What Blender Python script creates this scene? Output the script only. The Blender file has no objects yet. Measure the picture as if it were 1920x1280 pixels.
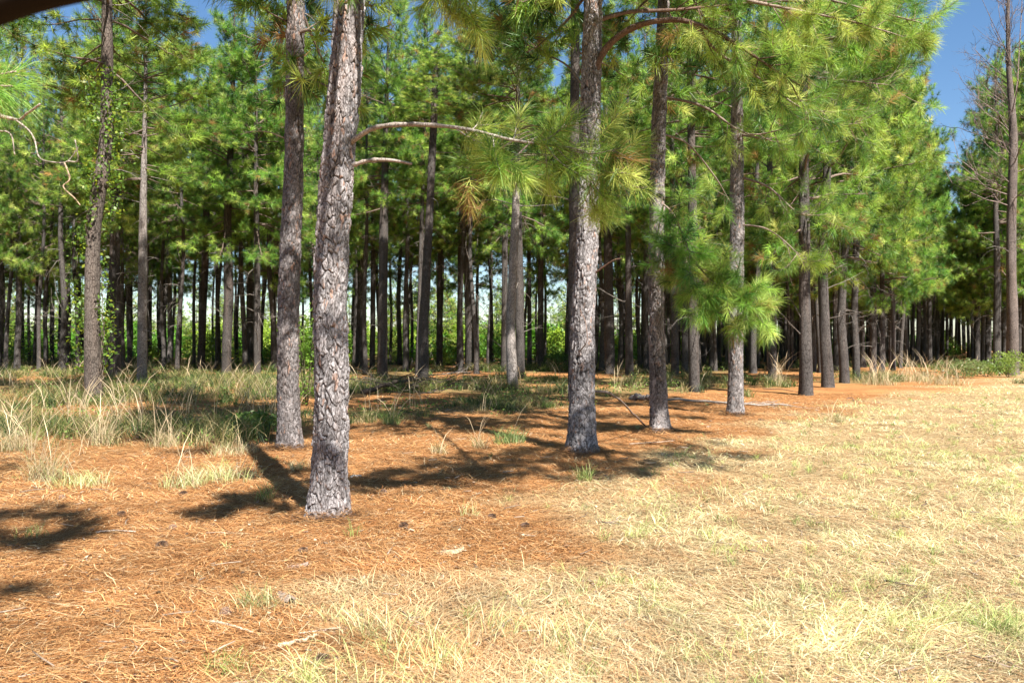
import bpy, math, random
import numpy as np
from mathutils import Vector

sc = bpy.context.scene
C = sc.collection
PI = math.pi
F, CX, HY, EYE = 1500.0, 960.0, 646.0, 1.6      # focal length and horizon of the photograph, eye height

# ------------------------------------------------------------------ camera, sky, sun, exposure
cam_d = bpy.data.cameras.new('camera'); cam = bpy.data.objects.new('camera', cam_d); C.objects.link(cam)
cam.location = (0, 0, EYE)
cam.rotation_euler = (math.radians(90) + math.atan(6 / F), 0, 0)
cam_d.sensor_width = 36; cam_d.lens = F / 1920 * 36
cam_d.clip_start = 0.05; cam_d.clip_end = 3000
cam_d.dof.use_dof = True; cam_d.dof.focus_distance = 10.0; cam_d.dof.aperture_fstop = 8.0
sc.camera = cam

SUN_EL = math.radians(50)
sh = Vector((0.47, -0.88, 0)).normalized()       # horizontal direction towards the sun
SD = Vector((sh.x * math.cos(SUN_EL), sh.y * math.cos(SUN_EL), math.sin(SUN_EL)))
w = bpy.data.worlds.new("World"); sc.world = w; w.use_nodes = True
nt = w.node_tree; nt.nodes.clear()
sky = nt.nodes.new('ShaderNodeTexSky'); sky.sky_type = 'NISHITA'; sky.sun_disc = False
sky.sun_elevation = SUN_EL; sky.sun_rotation = math.atan2(sh.x, sh.y)
sky.air_density = 1.0; sky.dust_density = 0.35; sky.ozone_density = 2.5
bg = nt.nodes.new('ShaderNodeBackground'); bg.inputs['Strength'].default_value = 0.054
ow = nt.nodes.new('ShaderNodeOutputWorld')
hsv = nt.nodes.new('ShaderNodeHueSaturation'); hsv.inputs['Saturation'].default_value = 1.15
nt.links.new(sky.outputs[0], hsv.inputs['Color']); nt.links.new(hsv.outputs[0], bg.inputs[0]); nt.links.new(bg.outputs[0], ow.inputs[0])
sl = bpy.data.lights.new('sun', 'SUN'); sl.energy = 5.0; sl.angle = math.radians(0.5); sl.color = (1, 0.95, 0.87)
so = bpy.data.objects.new('sun', sl); C.objects.link(so)
so.rotation_euler = SD.to_track_quat('Z', 'Y').to_euler()
sc.view_settings.view_transform = 'Standard'; sc.view_settings.look = 'None'
sc.view_settings.exposure = 1.65; sc.view_settings.gamma = 1
sc.cycles.max_bounces = 5; sc.cycles.diffuse_bounces = 2; sc.cycles.glossy_bounces = 1
sc.cycles.transmission_bounces = 3; sc.cycles.caustics_reflective = False; sc.cycles.caustics_refractive = False

# ------------------------------------------------------------------ helpers
def P(px, py, d): return np.array([(px - CX) / F * d, d, EYE + (HY - py) / F * d])
def GD(py): return EYE * F / (py - HY)

_R = np.random.RandomState(7); _T = _R.rand(64, 64, 64)
def vnoise(p):                                    # smooth value noise, p (N,3)
    p = np.asarray(p, float); i = np.floor(p).astype(int); f = p - i; f = f * f * (3 - 2 * f)
    out = 0
    for a in (0, 1):
        for b in (0, 1):
            for c in (0, 1):
                wt = (f[:, 0] if a else 1 - f[:, 0]) * (f[:, 1] if b else 1 - f[:, 1]) * (f[:, 2] if c else 1 - f[:, 2])
                out = out + wt * _T[(i[:, 0] + a) & 63, (i[:, 1] + b) & 63, (i[:, 2] + c) & 63]
    return out
def n2(x, y, s, o=0.0):
    x = np.atleast_1d(x); y = np.atleast_1d(y)
    return vnoise(np.stack([x * s + o, y * s + o * 1.7, np.full(len(x), o * 0.37 + 3.1)], 1))
def gz(x, y):                                     # terrain height
    x = np.atleast_1d(np.asarray(x, float)); y = np.atleast_1d(np.asarray(y, float))
    return (n2(x, y, 0.35, 1) - .5) * 0.10 + (n2(x, y, 1.6, 5) - .5) * 0.035
def gz1(x, y): return float(gz([x], [y])[0])
def unit(v): return v / np.maximum(np.linalg.norm(v, axis=-1, keepdims=True), 1e-9)

class MB:
    """collects vertices, triangles and quads, vertex colours; builds ONE mesh"""
    def __init__(s): s.v = []; s.c = []; s.q = []; s.t = []; s.n = 0
    def add(s, v, col, quads=None, tris=None, mat=0):
        v = np.asarray(v, float).reshape(-1, 3); n = len(v)
        col = np.asarray(col, float)
        if col.ndim == 1: col = np.tile(col, (n, 1))
        s.v.append(v); s.c.append(col[:, :3])
        if quads is not None and len(quads): s.q.append((np.asarray(quads) + s.n, mat))
        if tris is not None and len(tris): s.t.append((np.asarray(tris) + s.n, mat))
        s.n += n
    def mesh(s, name, mats, smooth=True, extra=None):
        v = np.concatenate(s.v); c = np.concatenate(s.c)
        qs = [a for a, m in s.q]; ts = [a for a, m in s.t]
        nq = sum(len(a) for a in qs); ntr = sum(len(a) for a in ts)
        me = bpy.data.meshes.new(name)
        me.vertices.add(len(v)); me.vertices.foreach_set('co', v.astype(np.float32).ravel())
        li = np.concatenate([a.ravel() for a in qs + ts]).astype(np.int32)
        me.loops.add(len(li)); me.loops.foreach_set('vertex_index', li)
        tot = np.concatenate([np.full(nq, 4), np.full(ntr, 3)]).astype(np.int32)
        st = np.concatenate([[0], np.cumsum(tot)[:-1]]).astype(np.int32)
        me.polygons.add(len(tot)); me.polygons.foreach_set('loop_start', st)
        try: me.polygons.foreach_set('loop_total', tot)
        except Exception: pass
        mi = np.concatenate([np.full(len(a), m) for a, m in s.q] + [np.full(len(a), m) for a, m in s.t]).astype(np.int32)
        me.polygons.foreach_set('material_index', mi)
        me.polygons.foreach_set('use_smooth', np.full(len(tot), smooth))
        ca = me.attributes.new('col', 'FLOAT_COLOR', 'POINT')
        cc = np.ones((len(v), 4), np.float32); cc[:, :3] = c
        ca.data.foreach_set('color', cc.ravel())
        me.update(calc_edges=True); me.validate()
        for m in mats: me.materials.append(m)
        return me
def link(name, data, parent=None):
    o = bpy.data.objects.new(name, data); C.objects.link(o)
    if parent is not None: o.parent = parent
    return o
def tag(o, label=None, cat=None, group=None, kind=None):
    if label: o['label'] = label
    if cat: o['category'] = cat
    if group: o['group'] = group
    if kind: o['kind'] = kind
    return o

def tube(mb, pts, rad, k, col, mat=0, cap=True):
    pts = np.asarray(pts, float); n = len(pts); rad = np.asarray(rad, float)
    tan = unit(np.gradient(pts, axis=0))
    ref = np.array([0, 0, 1.0]) if abs(tan[0][2]) < .8 else np.array([1.0, 0, 0])
    a = unit(np.cross(tan, ref)); b = np.cross(tan, a)
    th = np.arange(k) / k * 2 * PI
    v = pts[:, None] + rad[:, None, None] * (a[:, None] * np.cos(th)[None, :, None] + b[:, None] * np.sin(th)[None, :, None])
    idx = np.arange(n * k).reshape(n, k); r = np.roll(idx, -1, 1)
    q = np.stack([idx[:-1], r[:-1], r[1:], idx[1:]], -1).reshape(-1, 4)
    v = v.reshape(-1, 3); t = None
    if cap:
        v = np.concatenate([v, pts[:1], pts[-1:]])
        t = np.concatenate([np.stack([np.full(k, n * k), r[0], idx[0]], 1), np.stack([np.full(k, n * k + 1), idx[-1], r[-1]], 1)])
    mb.add(v, col, q, t, mat)

def smooth_path(pts, n):
    pts = np.asarray(pts, float)
    if len(pts) < 3:
        t = np.linspace(0, 1, n)[:, None]; return pts[0] * (1 - t) + pts[-1] * t
    p = np.concatenate([[2 * pts[0] - pts[1]], pts, [2 * pts[-1] - pts[-2]]])
    m = len(pts) - 1; u = np.linspace(0, m - 1e-6, n); i = u.astype(int); f = (u - i)[:, None]
    p0, p1, p2, p3 = p[i], p[i + 1], p[i + 2], p[i + 3]
    return .5 * ((2 * p1) + (p2 - p0) * f + (2 * p0 - 5 * p1 + 4 * p2 - p3) * f ** 2 + (3 * p1 - p0 - 3 * p2 + p3) * f ** 3)

# ---- needle tufts: needles fan forward from the last hand's width of each twig
GREEN = np.array([[.028, .076, .018], [.080, .180, .032], [.170, .320, .050], [.32, .46, .085], [.52, .60, .17]])
BROWN = np.array([.34, .23, .08])
def green(rng, n, warm=0.0):
    t = np.clip(rng.rand(n) * .85 + rng.randn(n) * .12 + warm, 0, .999) * 4
    i = t.astype(int); f = (t - i)[:, None]
    return GREEN[i] * (1 - f) + GREEN[np.minimum(i + 1, 4)] * f
def tufts(mb, rng, pos, ax, nn, length, width, warm=0.0, droop=.25, brown=.05, fine=False, mat=0, shoot=.16):
    pos = np.asarray(pos, float); ax = unit(np.asarray(ax, float)); m = len(pos)
    if m == 0: return
    colt = green(rng, m, warm); br = rng.rand(m) < brown
    colt[br] = BROWN * (.6 + .6 * rng.rand(br.sum(), 1))
    colt *= (.75 + .5 * rng.rand(m, 1))
    ti = np.repeat(np.arange(m), nn); N = len(ti)
    s = rng.rand(N)                                           # 0 = back along the shoot, 1 = tip
    A = ax[ti]; rv = rng.randn(N, 3); rv = unit(rv - A * (rv * A).sum(1, keepdims=True))
    th = np.radians(78 - 52 * s + rng.randn(N) * 10)
    D = A * np.cos(th)[:, None] + rv * np.sin(th)[:, None]; D[:, 2] -= droop * .35 * rng.rand(N); D = unit(D)
    L = length * (.7 + .5 * rng.rand(N)) * (.85 + .25 * rng.rand(m))[ti]
    b = pos[ti] - A * ((1 - s) * shoot)[:, None]
    side = unit(np.cross(D, rng.randn(N, 3))) * (width / 2)
    cn = colt[ti] * (.8 + .4 * rng.rand(N, 1))
    dead = rng.rand(N) < .04; cn[dead] = BROWN * .8
    tip = b + D * L[:, None]; tip[:, 2] -= droop * L * .35
    if not fine:
        v = np.stack([b - side, b + side, tip], 1); c = np.repeat(cn, 3, 0)
        mb.add(v.reshape(-1, 3), c, None, np.arange(N * 3).reshape(N, 3), mat)
    else:
        mid = b + D * (L * .55)[:, None]; mid[:, 2] -= droop * L * .06
        v = np.stack([b - side, b + side, mid - side * .9, mid + side * .9, tip], 1); c = np.repeat(cn, 5, 0)
        k = np.arange(N)[:, None] * 5
        mb.add(v.reshape(-1, 3), c, k + np.array([[0, 1, 3, 2]]), k + np.array([[2, 3, 4]]), mat)

def blades(mb, rng, base, L, W, lean, col, az=None, curl=1.0, head=False, mat=0):
    """grass blades: strips of three segments that bend over"""
    N = len(base); az = rng.rand(N) * 2 * PI if az is None else az
    h = np.stack([np.cos(az), np.sin(az), np.zeros(N)], 1); sd = np.stack([-np.sin(az), np.cos(az), np.zeros(N)], 1)
    fa = rng.rand(N) * PI; sd = sd * np.cos(fa)[:, None] + h * np.sin(fa)[:, None]
    up = np.array([0, 0, 1.0]); V = []; p = base.copy(); a = lean.copy(); seg = L / 3
    ws = (1, .9, 1.2 if head else .6, .12)
    for i in range(4):
        V += [p - sd * (W * ws[i] / 2)[:, None], p + sd * (W * ws[i] / 2)[:, None]]
        if i < 3:
            p = p + (h * np.sin(a)[:, None] + up * np.cos(a)[:, None]) * seg[:, None]
            a = np.minimum(a + curl * (.25 + .35 * rng.rand(N)), 2.0)
    v = np.stack(V, 1).reshape(-1, 3); v[:, 2] = np.maximum(v[:, 2], np.repeat(base[:, 2], 8) + .002)
    k = np.arange(N)[:, None, None] * 8 + np.array([[[0, 1, 3, 2], [2, 3, 5, 4], [4, 5, 7, 6]]])
    mb.add(v, np.repeat(col, 8, 0), k.reshape(-1, 4), None, mat)

# ------------------------------------------------------------------ materials
def mat(name): 
    m = bpy.data.materials.new(name); m.use_nodes = True; t = m.node_tree; t.nodes.clear()
    o = t.nodes.new('ShaderNodeOutputMaterial'); return m, t, o
def N_(t, ty, **kw):
    n = t.nodes.new(ty)
    for k, v in kw.items():
        if k in n.inputs: n.inputs[k].default_value = v
        else: setattr(n, k, v)
    return n
def leaf_mat(name, transl=.4, rough=.45, spec=.35, tb=1.35):
    m, t, o = mat(name)
    at = N_(t, 'ShaderNodeAttribute', attribute_name='col')
    oi = N_(t, 'ShaderNodeObjectInfo')
    mr = N_(t, 'ShaderNodeMapRange'); mr.inputs['To Min'].default_value = .485; mr.inputs['To Max'].default_value = .515
    t.links.new(oi.outputs['Random'], mr.inputs['Value'])
    ge = N_(t, 'ShaderNodeNewGeometry'); no = N_(t, 'ShaderNodeTexNoise', Scale=.9)
    t.links.new(ge.outputs['Position'], no.inputs['Vector'])
    m2 = N_(t, 'ShaderNodeMapRange'); m2.inputs['To Min'].default_value = .65; m2.inputs['To Max'].default_value = 1.35
    t.links.new(no.outputs['Fac'], m2.inputs['Value'])
    hs = N_(t, 'ShaderNodeHueSaturation'); t.links.new(at.outputs['Color'], hs.inputs['Color'])
    t.links.new(mr.outputs[0], hs.inputs['Hue']); t.links.new(m2.outputs[0], hs.inputs['Value'])
    pb = N_(t, 'ShaderNodeBsdfPrincipled', Roughness=rough); pb.inputs['Specular IOR Level'].default_value = spec
    tr = N_(t, 'ShaderNodeBsdfTranslucent'); h2 = N_(t, 'ShaderNodeHueSaturation', Hue=.49, Saturation=1.05, Value=tb)
    t.links.new(hs.outputs[0], pb.inputs['Base Color']); t.links.new(hs.outputs[0], h2.inputs['Color']); t.links.new(h2.outputs[0], tr.inputs[0])
    mx = N_(t, 'ShaderNodeMixShader'); mx.inputs[0].default_value = transl
    t.links.new(pb.outputs[0], mx.inputs[1]); t.links.new(tr.outputs[0], mx.inputs[2]); t.links.new(mx.outputs[0], o.inputs[0])
    return m
def bark_mat(name, sc_=1.0, bump=.6):
    m, t, o = mat(name)
    at = N_(t, 'ShaderNodeAttribute', attribute_name='col')
    tc = N_(t, 'ShaderNodeTexCoord'); mp = N_(t, 'ShaderNodeMapping'); mp.inputs['Scale'].default_value = (1, 1, .32)
    t.links.new(tc.outputs['Object'], mp.inputs[0])
    vo = N_(t, 'ShaderNodeTexVoronoi', feature='DISTANCE_TO_EDGE', Scale=22 * sc_)
    nz = N_(t, 'ShaderNodeTexNoise', Scale=9 * sc_, Detail=6); n3 = N_(t, 'ShaderNodeTexNoise', Scale=60 * sc_, Detail=4)
    nl = N_(t, 'ShaderNodeTexNoise', Scale=1.3, Detail=3)
    wv = N_(t, 'ShaderNodeVectorMath', operation='MULTIPLY_ADD'); wv.inputs[1].default_value = (.12, .12, .12)
    t.links.new(mp.outputs[0], nz.inputs[0]); t.links.new(nz.outputs['Color'], wv.inputs[0]); t.links.new(mp.outputs[0], wv.inputs[2])
    t.links.new(wv.outputs[0], vo.inputs[0]); t.links.new(mp.outputs[0], n3.inputs[0]); t.links.new(tc.outputs['Object'], nl.inputs[0])
    cr = N_(t, 'ShaderNodeMapRange'); cr.inputs['From Max'].default_value = .13
    t.links.new(vo.outputs['Distance'], cr.inputs['Value'])
    r = N_(t, 'ShaderNodeValToRGB'); e = r.color_ramp.elements
    e[0].position = .0; e[0].color = (.16, .12, .10, 1); e[1].position = .7; e[1].color = (1.0, 1.0, 1.0, 1)
    t.links.new(cr.outputs[0], r.inputs[0])
    mu = N_(t, 'ShaderNodeMix', data_type='RGBA', blend_type='MULTIPLY'); mu.inputs[0].default_value = 1
    t.links.new(at.outputs['Color'], mu.inputs[6]); t.links.new(r.outputs[0], mu.inputs[7])
    m2 = N_(t, 'ShaderNodeMapRange'); m2.inputs['From Min'].default_value = .3; m2.inputs['From Max'].default_value = .7
    m2.inputs['To Min'].default_value = .72; m2.inputs['To Max'].default_value = 1.25
    t.links.new(n3.outputs['Fac'], m2.inputs['Value'])
    m3 = N_(t, 'ShaderNodeMapRange'); m3.inputs['From Min'].default_value = .3; m3.inputs['From Max'].default_value = .7
    m3.inputs['To Min'].default_value = .75; m3.inputs['To Max'].default_value = 1.2
    t.links.new(nl.outputs['Fac'], m3.inputs['Value'])
    mm = N_(t, 'ShaderNodeMath', operation='MULTIPLY'); t.links.new(m2.outputs[0], mm.inputs[0]); t.links.new(m3.outputs[0], mm.inputs[1])
    hs = N_(t, 'ShaderNodeHueSaturation'); t.links.new(mu.outputs[2], hs.inputs['Color']); t.links.new(mm.outputs[0], hs.inputs['Value'])
    pb = N_(t, 'ShaderNodeBsdfPrincipled', Roughness=.85); pb.inputs['Specular IOR Level'].default_value = .25
    t.links.new(hs.outputs[0], pb.inputs['Base Color'])
    ad = N_(t, 'ShaderNodeMath', operation='MULTIPLY_ADD'); ad.inputs[1].default_value = .35
    t.links.new(n3.outputs['Fac'], ad.inputs[0]); t.links.new(cr.outputs[0], ad.inputs[2])
    bu = N_(t, 'ShaderNodeBump', Strength=bump, Distance=.02); t.links.new(ad.outputs[0], bu.inputs['Height'])
    t.links.new(bu.outputs[0], pb.inputs['Normal']); t.links.new(pb.outputs[0], o.inputs[0])
    return m
def fiber_mat(name, rough=.7, transl=.12):
    m, t, o = mat(name)
    at = N_(t, 'ShaderNodeAttribute', attribute_name='col')
    ge = N_(t, 'ShaderNodeNewGeometry'); no = N_(t, 'ShaderNodeTexNoise', Scale=1.7, Detail=3)
    t.links.new(ge.outputs['Position'], no.inputs['Vector'])
    m2 = N_(t, 'ShaderNodeMapRange'); m2.inputs['From Min'].default_value = .3; m2.inputs['From Max'].default_value = .7
    m2.inputs['To Min'].default_value = .8; m2.inputs['To Max'].default_value = 1.2
    t.links.new(no.outputs['Fac'], m2.inputs['Value'])
    hs = N_(t, 'ShaderNodeHueSaturation'); t.links.new(at.outputs['Color'], hs.inputs['Color']); t.links.new(m2.outputs[0], hs.inputs['Value'])
    pb = N_(t, 'ShaderNodeBsdfPrincipled', Roughness=rough); pb.inputs['Specular IOR Level'].default_value = .3
    tr = N_(t, 'ShaderNodeBsdfTranslucent'); mx = N_(t, 'ShaderNodeMixShader'); mx.inputs[0].default_value = transl
    t.links.new(hs.outputs[0], pb.inputs['Base Color']); t.links.new(hs.outputs[0], tr.inputs[0])
    t.links.new(pb.outputs[0], mx.inputs[1]); t.links.new(tr.outputs[0], mx.inputs[2]); t.links.new(mx.outputs[0], o.inputs[0])
    return m
def ground_mat():
    m, t, o = mat('pine_straw_ground')
    at = N_(t, 'ShaderNodeAttribute', attribute_name='col'); ge = N_(t, 'ShaderNodeNewGeometry')
    def stretched(ang, s):
        mp = N_(t, 'ShaderNodeMapping'); mp.inputs['Rotation'].default_value = (0, 0, ang); mp.inputs['Scale'].default_value = (1, .13, 1)
        n = N_(t, 'ShaderNodeTexNoise', Scale=s, Detail=5); n.inputs['Distortion'].default_value = 1.2
        t.links.new(ge.outputs['Position'], mp.inputs[0]); t.links.new(mp.outputs[0], n.inputs[0]); return n
    a, b = stretched(.6, 55), stretched(2.2, 47)
    mx = N_(t, 'ShaderNodeMath', operation='MAXIMUM'); t.links.new(a.outputs[0], mx.inputs[0]); t.links.new(b.outputs[0], mx.inputs[1])
    m2 = N_(t, 'ShaderNodeMapRange'); m2.inputs['From Min'].default_value = .38; m2.inputs['From Max'].default_value = .72
    m2.inputs['To Min'].default_value = .45; m2.inputs['To Max'].default_value = 1.35
    t.links.new(mx.outputs[0], m2.inputs['Value'])
    hs = N_(t, 'ShaderNodeHueSaturation'); t.links.new(at.outputs['Color'], hs.inputs['Color']); t.links.new(m2.outputs[0], hs.inputs['Value'])
    pb = N_(t, 'ShaderNodeBsdfPrincipled', Roughness=.9); pb.inputs['Specular IOR Level'].default_value = .15
    t.links.new(hs.outputs[0], pb.inputs['Base Color'])
    bu = N_(t, 'ShaderNodeBump', Strength=.7, Distance=.02); t.links.new(mx.outputs[0], bu.inputs['Height'])
    t.links.new(bu.outputs[0], pb.inputs['Normal']); t.links.new(pb.outputs[0], o.inputs[0])
    return m
M_NEEDLE = leaf_mat('pine_needle', .44)
M_LEAF = leaf_mat('broad_leaf', .5, .4, .4, 1.3)
M_BARK = bark_mat('pine_bark', 1.0, .7)
M_BARKN = bark_mat('pine_bark_plated', 1.6, .4)
M_WOOD = bark_mat('limb_wood', 2.0, .3)
M_GRASS = fiber_mat('grass_blade', .55, .3)
M_STRAW = fiber_mat('pine_straw', .6, .1)
M_GROUND = ground_mat()

# ------------------------------------------------------------------ ground
XB_D = np.array([0, 3.8, 5.5, 7.5, 10.3, 13, 15.6, 20, 25.5, 40, 80, 200.])
XB_X = np.array([-2.0, -1.0, .05, .8, 1.9, 3.2, 4.7, 8.2, 12.8, 24, 52, 140.])
def grass_amt(x, y):                               # 1 in the bleached grass strip, 0 on the pine straw
    e = x - np.interp(y, XB_D, XB_X)
    e = e + (n2(x, y, .9, 2) - .5) * 2.2 * (1 + y * .03) + (n2(x, y, 3.1, 4) - .5) * 1.0
    return np.clip(e / (1.0 + y * .04) + .5, 0, 1)
def under_amt(x, y):                               # green undergrowth among the trees
    px = CX + F * x / np.maximum(y, .1); py = HY + F * EYE / np.maximum(y, .1)
    lim = np.interp(px, [-600, 0, 120, 300, 480, 560, 660, 900, 1080, 1300, 1500, 1700, 1800, 2600],
                        [900, 905, 880, 850, 850, 800, 800, 785, 770, 735, 728, 722, 716, 716])
    k = np.clip((lim - py) / 14 + (n2(x, y, .7, 9) - .5) * 3.2, 0, 1)
    patch = np.clip((n2(x, y, .33, 11) - .42) * 6, 0, 1)
    patch = np.where(px < 560, np.maximum(patch, .45), patch)
    return k * patch
STRAW = np.array([[.26, .112, .038], [.38, .185, .070], [.54, .31, .13], [.10, .046, .022]])
DRY = np.array([[.78, .70, .39], [.58, .48, .25], [.90, .84, .58], [.30, .21, .11], [.54, .57, .24], [.32, .38, .12]])

def build_ground():
    ys = np.concatenate([np.linspace(-60, 2.0, 20), np.geomspace(2.2, 60, 260), np.geomspace(61, 1500, 50)])
    ts = np.linspace(-1, 1, 241)
    X = np.zeros((len(ys), len(ts)))
    for i, y in enumerate(ys):
        X[i] = ts * (4 + abs(y) * 1.15 + (60 if y < 2.1 else 0) * (2.1 - y) / 60) * (1 + .6 * ts ** 2)
    Y = np.repeat(ys[:, None], len(ts), 1)
    x, y = X.ravel(), Y.ravel(); z = gz(x, y)
    z = np.where((np.abs(x) > 300) | (y > 300), z - .0, z)
    g = grass_amt(x, y)[:, None]; u = under_amt(x, y)[:, None] * (1 - g)
    s = n2(x, y, 2.4, 21)[:, None]; s2 = n2(x, y, .8, 23)[:, None]
    c = STRAW[0] * (1 - s) + STRAW[1] * s
    c = c * (.8 + .35 * s2)
    c = c * (1 - g) + np.array([.31, .215, .105]) * g
    c = c * (1 - .75 * u) + np.array([.15, .12, .05]) * .75 * u
    mb = MB(); idx = np.arange(len(x)).reshape(X.shape)
    q = np.stack([idx[:-1, :-1], idx[:-1, 1:], idx[1:, 1:], idx[1:, :-1]], -1).reshape(-1, 4)
    mb.add(np.stack([x, y, z], 1), c, q)
    o = link('ground', mb.mesh('ground', [M_GROUND])); tag(o, kind='structure')
build_ground()

def screen_pts(rng, n, dmin, dmax, pad=.95):
    d = dmin * (dmax / dmin) ** rng.rand(n)                # density falls with the square of the distance
    x = (rng.rand(n) * 2 - 1) * d * pad * .64 * 1.25
    return x, d

def build_straw():
    rng = np.random.RandomState(3); mb = MB()
    for n, d0, d1 in ((400000, 3.2, 26),):
        x, y = screen_pts(rng, n, d0, d1)
        g = grass_amt(x, y); keep = rng.rand(n) > g * .25; keep &= rng.rand(n) > under_amt(x, y) * .5
        x, y = x[keep], y[keep]; n = len(x)
        z = gz(x, y) + .004 + rng.rand(n) ** 2 * .03
        # needles lie in drifts: a slowly varying main direction
        az = n2(x, y, 1.1, 31) * 7 + rng.randn(n) * .9
        L = (.09 + .13 * rng.rand(n)); W = (.0016 + .0004 * y) * (.7 + .6 * rng.rand(n))
        dr = np.stack([np.cos(az), np.sin(az), rng.randn(n) * .12], 1); sd = np.stack([-np.sin(az), np.cos(az), np.zeros(n)], 1)
        b = np.stack([x, y, z], 1); bend = sd * (rng.randn(n) * .03)[:, None]
        mid = b + dr * (L * .5)[:, None] + bend; mid[:, 2] += .004; tip = b + dr * L[:, None]
        tip[:, 2] = np.maximum(tip[:, 2], gz(tip[:, 0], tip[:, 1]) + .003)
        i = rng.choice(4, n, p=[.3, .38, .22, .10]); c = STRAW[i] * (.75 + .6 * rng.rand(n, 1))
        pale = rng.rand(n) < .08; c[pale] = np.array([.62, .47, .28])
        gg = grass_amt(x, y)[:, None]; br_ = rng.rand(n, 1) < .55; c = c * (1 - gg) + (np.array([.56, .46, .27]) * (1 - br_) + np.array([.38, .235, .115]) * br_) * (.6 + .7 * rng.rand(n, 1)) * gg
        w_ = sd * (W / 2)[:, None]
        v = np.stack([b - w_, b + w_, mid - w_, mid + w_, tip], 1).reshape(-1, 3)
        k = np.arange(n)[:, None] * 5
        mb.add(v, np.repeat(c, 5, 0), k + np.array([[0, 1, 3, 2]]), k + np.array([[2, 3, 4]]))
    o = link('pine_straw', mb.mesh('pine_straw', [M_STRAW])); tag(o, 'orange brown fallen pine needles matted over the ground', 'pine straw', kind='stuff')
build_straw()

def build_grass():
    rng = np.random.RandomState(5); mb = MB()
    x, y = screen_pts(rng, 600000, 3.1, 38)
    g = grass_amt(x, y); cl = n2(x, y, 2.2, 41) * .6 + n2(x, y, 7.0, 43) * .4
    thin = np.clip((n2(x, y, 1.3, 45) - .34) * 6, .18, 1) * np.clip((n2(x, y, .45, 48) - .30) * 6, .35, 1); keep = rng.rand(len(x)) < g * np.clip(.30 + (cl - .40) * 4.5, .10, 1) * thin; x, y, cl = x[keep], y[keep], cl[keep]; n = len(x)
    gr = n2(x, y, .9, 47); p = rng.rand(n)
    i = np.where(p < .36, 0, np.where(p < .55, 2, np.where(p < .72, 1, 3)))
    grn = rng.rand(n) < np.clip((gr - .46) * 1.8, .05, .45); i = np.where(grn, np.where(rng.rand(n) < .6, 4, 5), i)
    c = np.minimum(DRY[i] * (.85 + .4 * rng.rand(n, 1)), .93)
    L = (.05 + .10 * rng.rand(n)) * (1 + .7 * (cl > .62)) * np.where(grn, 1.0, .9)
    lean = np.where(grn, .35 + .8 * rng.rand(n), .8 + .8 * rng.rand(n))
    az = n2(x, y, .8, 51) * 9 + rng.randn(n) * 1.3
    W = (.0016 + .00045 * y) * (.7 + .6 * rng.rand(n))
    blades(mb, rng, np.stack([x, y, gz(x, y) + .002], 1), L, W, lean, c, az=az)
    # upright sprigs in little groups
    m = 1500; cx_, cy_ = screen_pts(rng, m, 3.3, 24); gg = grass_amt(cx_, cy_); ok = rng.rand(m) < gg * .9 + .04; cx_, cy_ = cx_[ok], cy_[ok]; m = len(cx_)
    per = 16; ci = np.repeat(np.arange(m), per); N = m * per; bx = cx_[ci] + rng.randn(N) * .025; by = cy_[ci] + rng.randn(N) * .025
    cc = np.array([[.40, .46, .14], [.58, .60, .26], [.62, .54, .30], [.24, .32, .09]])[rng.randint(0, 4, m)][ci] * (.7 + .5 * rng.rand(N, 1))
    blades(mb, rng, np.stack([bx, by, gz(bx, by)], 1), (.07 + .14 * rng.rand(m))[ci] * (.5 + .6 * rng.rand(N)), .0018 + .0004 * by, .1 + .6 * rng.rand(N), cc)
    o = link('dry_grass', mb.mesh('dry_grass', [M_GRASS])); tag(o, 'bleached straw coloured grass with green shoots at the field edge', 'grass', kind='stuff')
build_grass()

def build_litter():
    rng = np.random.RandomState(12); mb = MB()
    x, y = screen_pts(rng, 520, 3.3, 22); L = .04 + .20 * rng.rand(520) ** 2; az = rng.rand(520) * 6.28
    for i in range(520):
        z = gz1(x[i], y[i]) + .02 + .015 * rng.rand(); d = np.array([math.cos(az[i]), math.sin(az[i]), rng.randn() * .08]); p = np.array([x[i], y[i], z]); s = np.array([-d[1], d[0], 0]) * rng.randn() * L[i] * .1
        t = rng.rand(); c = np.array([.10, .07, .05]) * (1 - t) + np.array([.42, .33, .25]) * t; r = .002 + .003 * rng.rand() + .0003 * y[i]
        tube(mb, [p, p + d * L[i] * .5 + s, p + d * L[i]], [r, r * .9, r * .5], 4, c)
    n = 5200; x, y = screen_pts(rng, n, 3.2, 24); a = rng.rand(n) * 6.28; u = np.stack([np.cos(a), np.sin(a), rng.randn(n) * .25], 1); v_ = np.stack([-np.sin(a), np.cos(a), rng.randn(n) * .25], 1)
    s = ((.005 + .011 * rng.rand(n) ** 2) * (1 + y * .06))[:, None]; p = np.stack([x, y, gz(x, y) + .022 + .015 * rng.rand(n)], 1)
    c = np.array([[.10, .065, .045], [.20, .14, .10], [.46, .36, .25], [.30, .17, .09]])[rng.randint(0, 4, n)] * (.7 + .6 * rng.rand(n, 1))
    v = np.stack([p - u * s, p - v_ * s * .6, p + u * s, p + v_ * s * .6], 1).reshape(-1, 3); mb.add(v, np.repeat(c, 4, 0), np.arange(n * 4).reshape(n, 4))
    o = link('forest_litter', mb.mesh('forest_litter', [M_STRAW])); tag(o, 'small twigs, cone scales and bark crumbs strewn over the straw', 'forest litter', kind='stuff')
build_litter()
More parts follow.
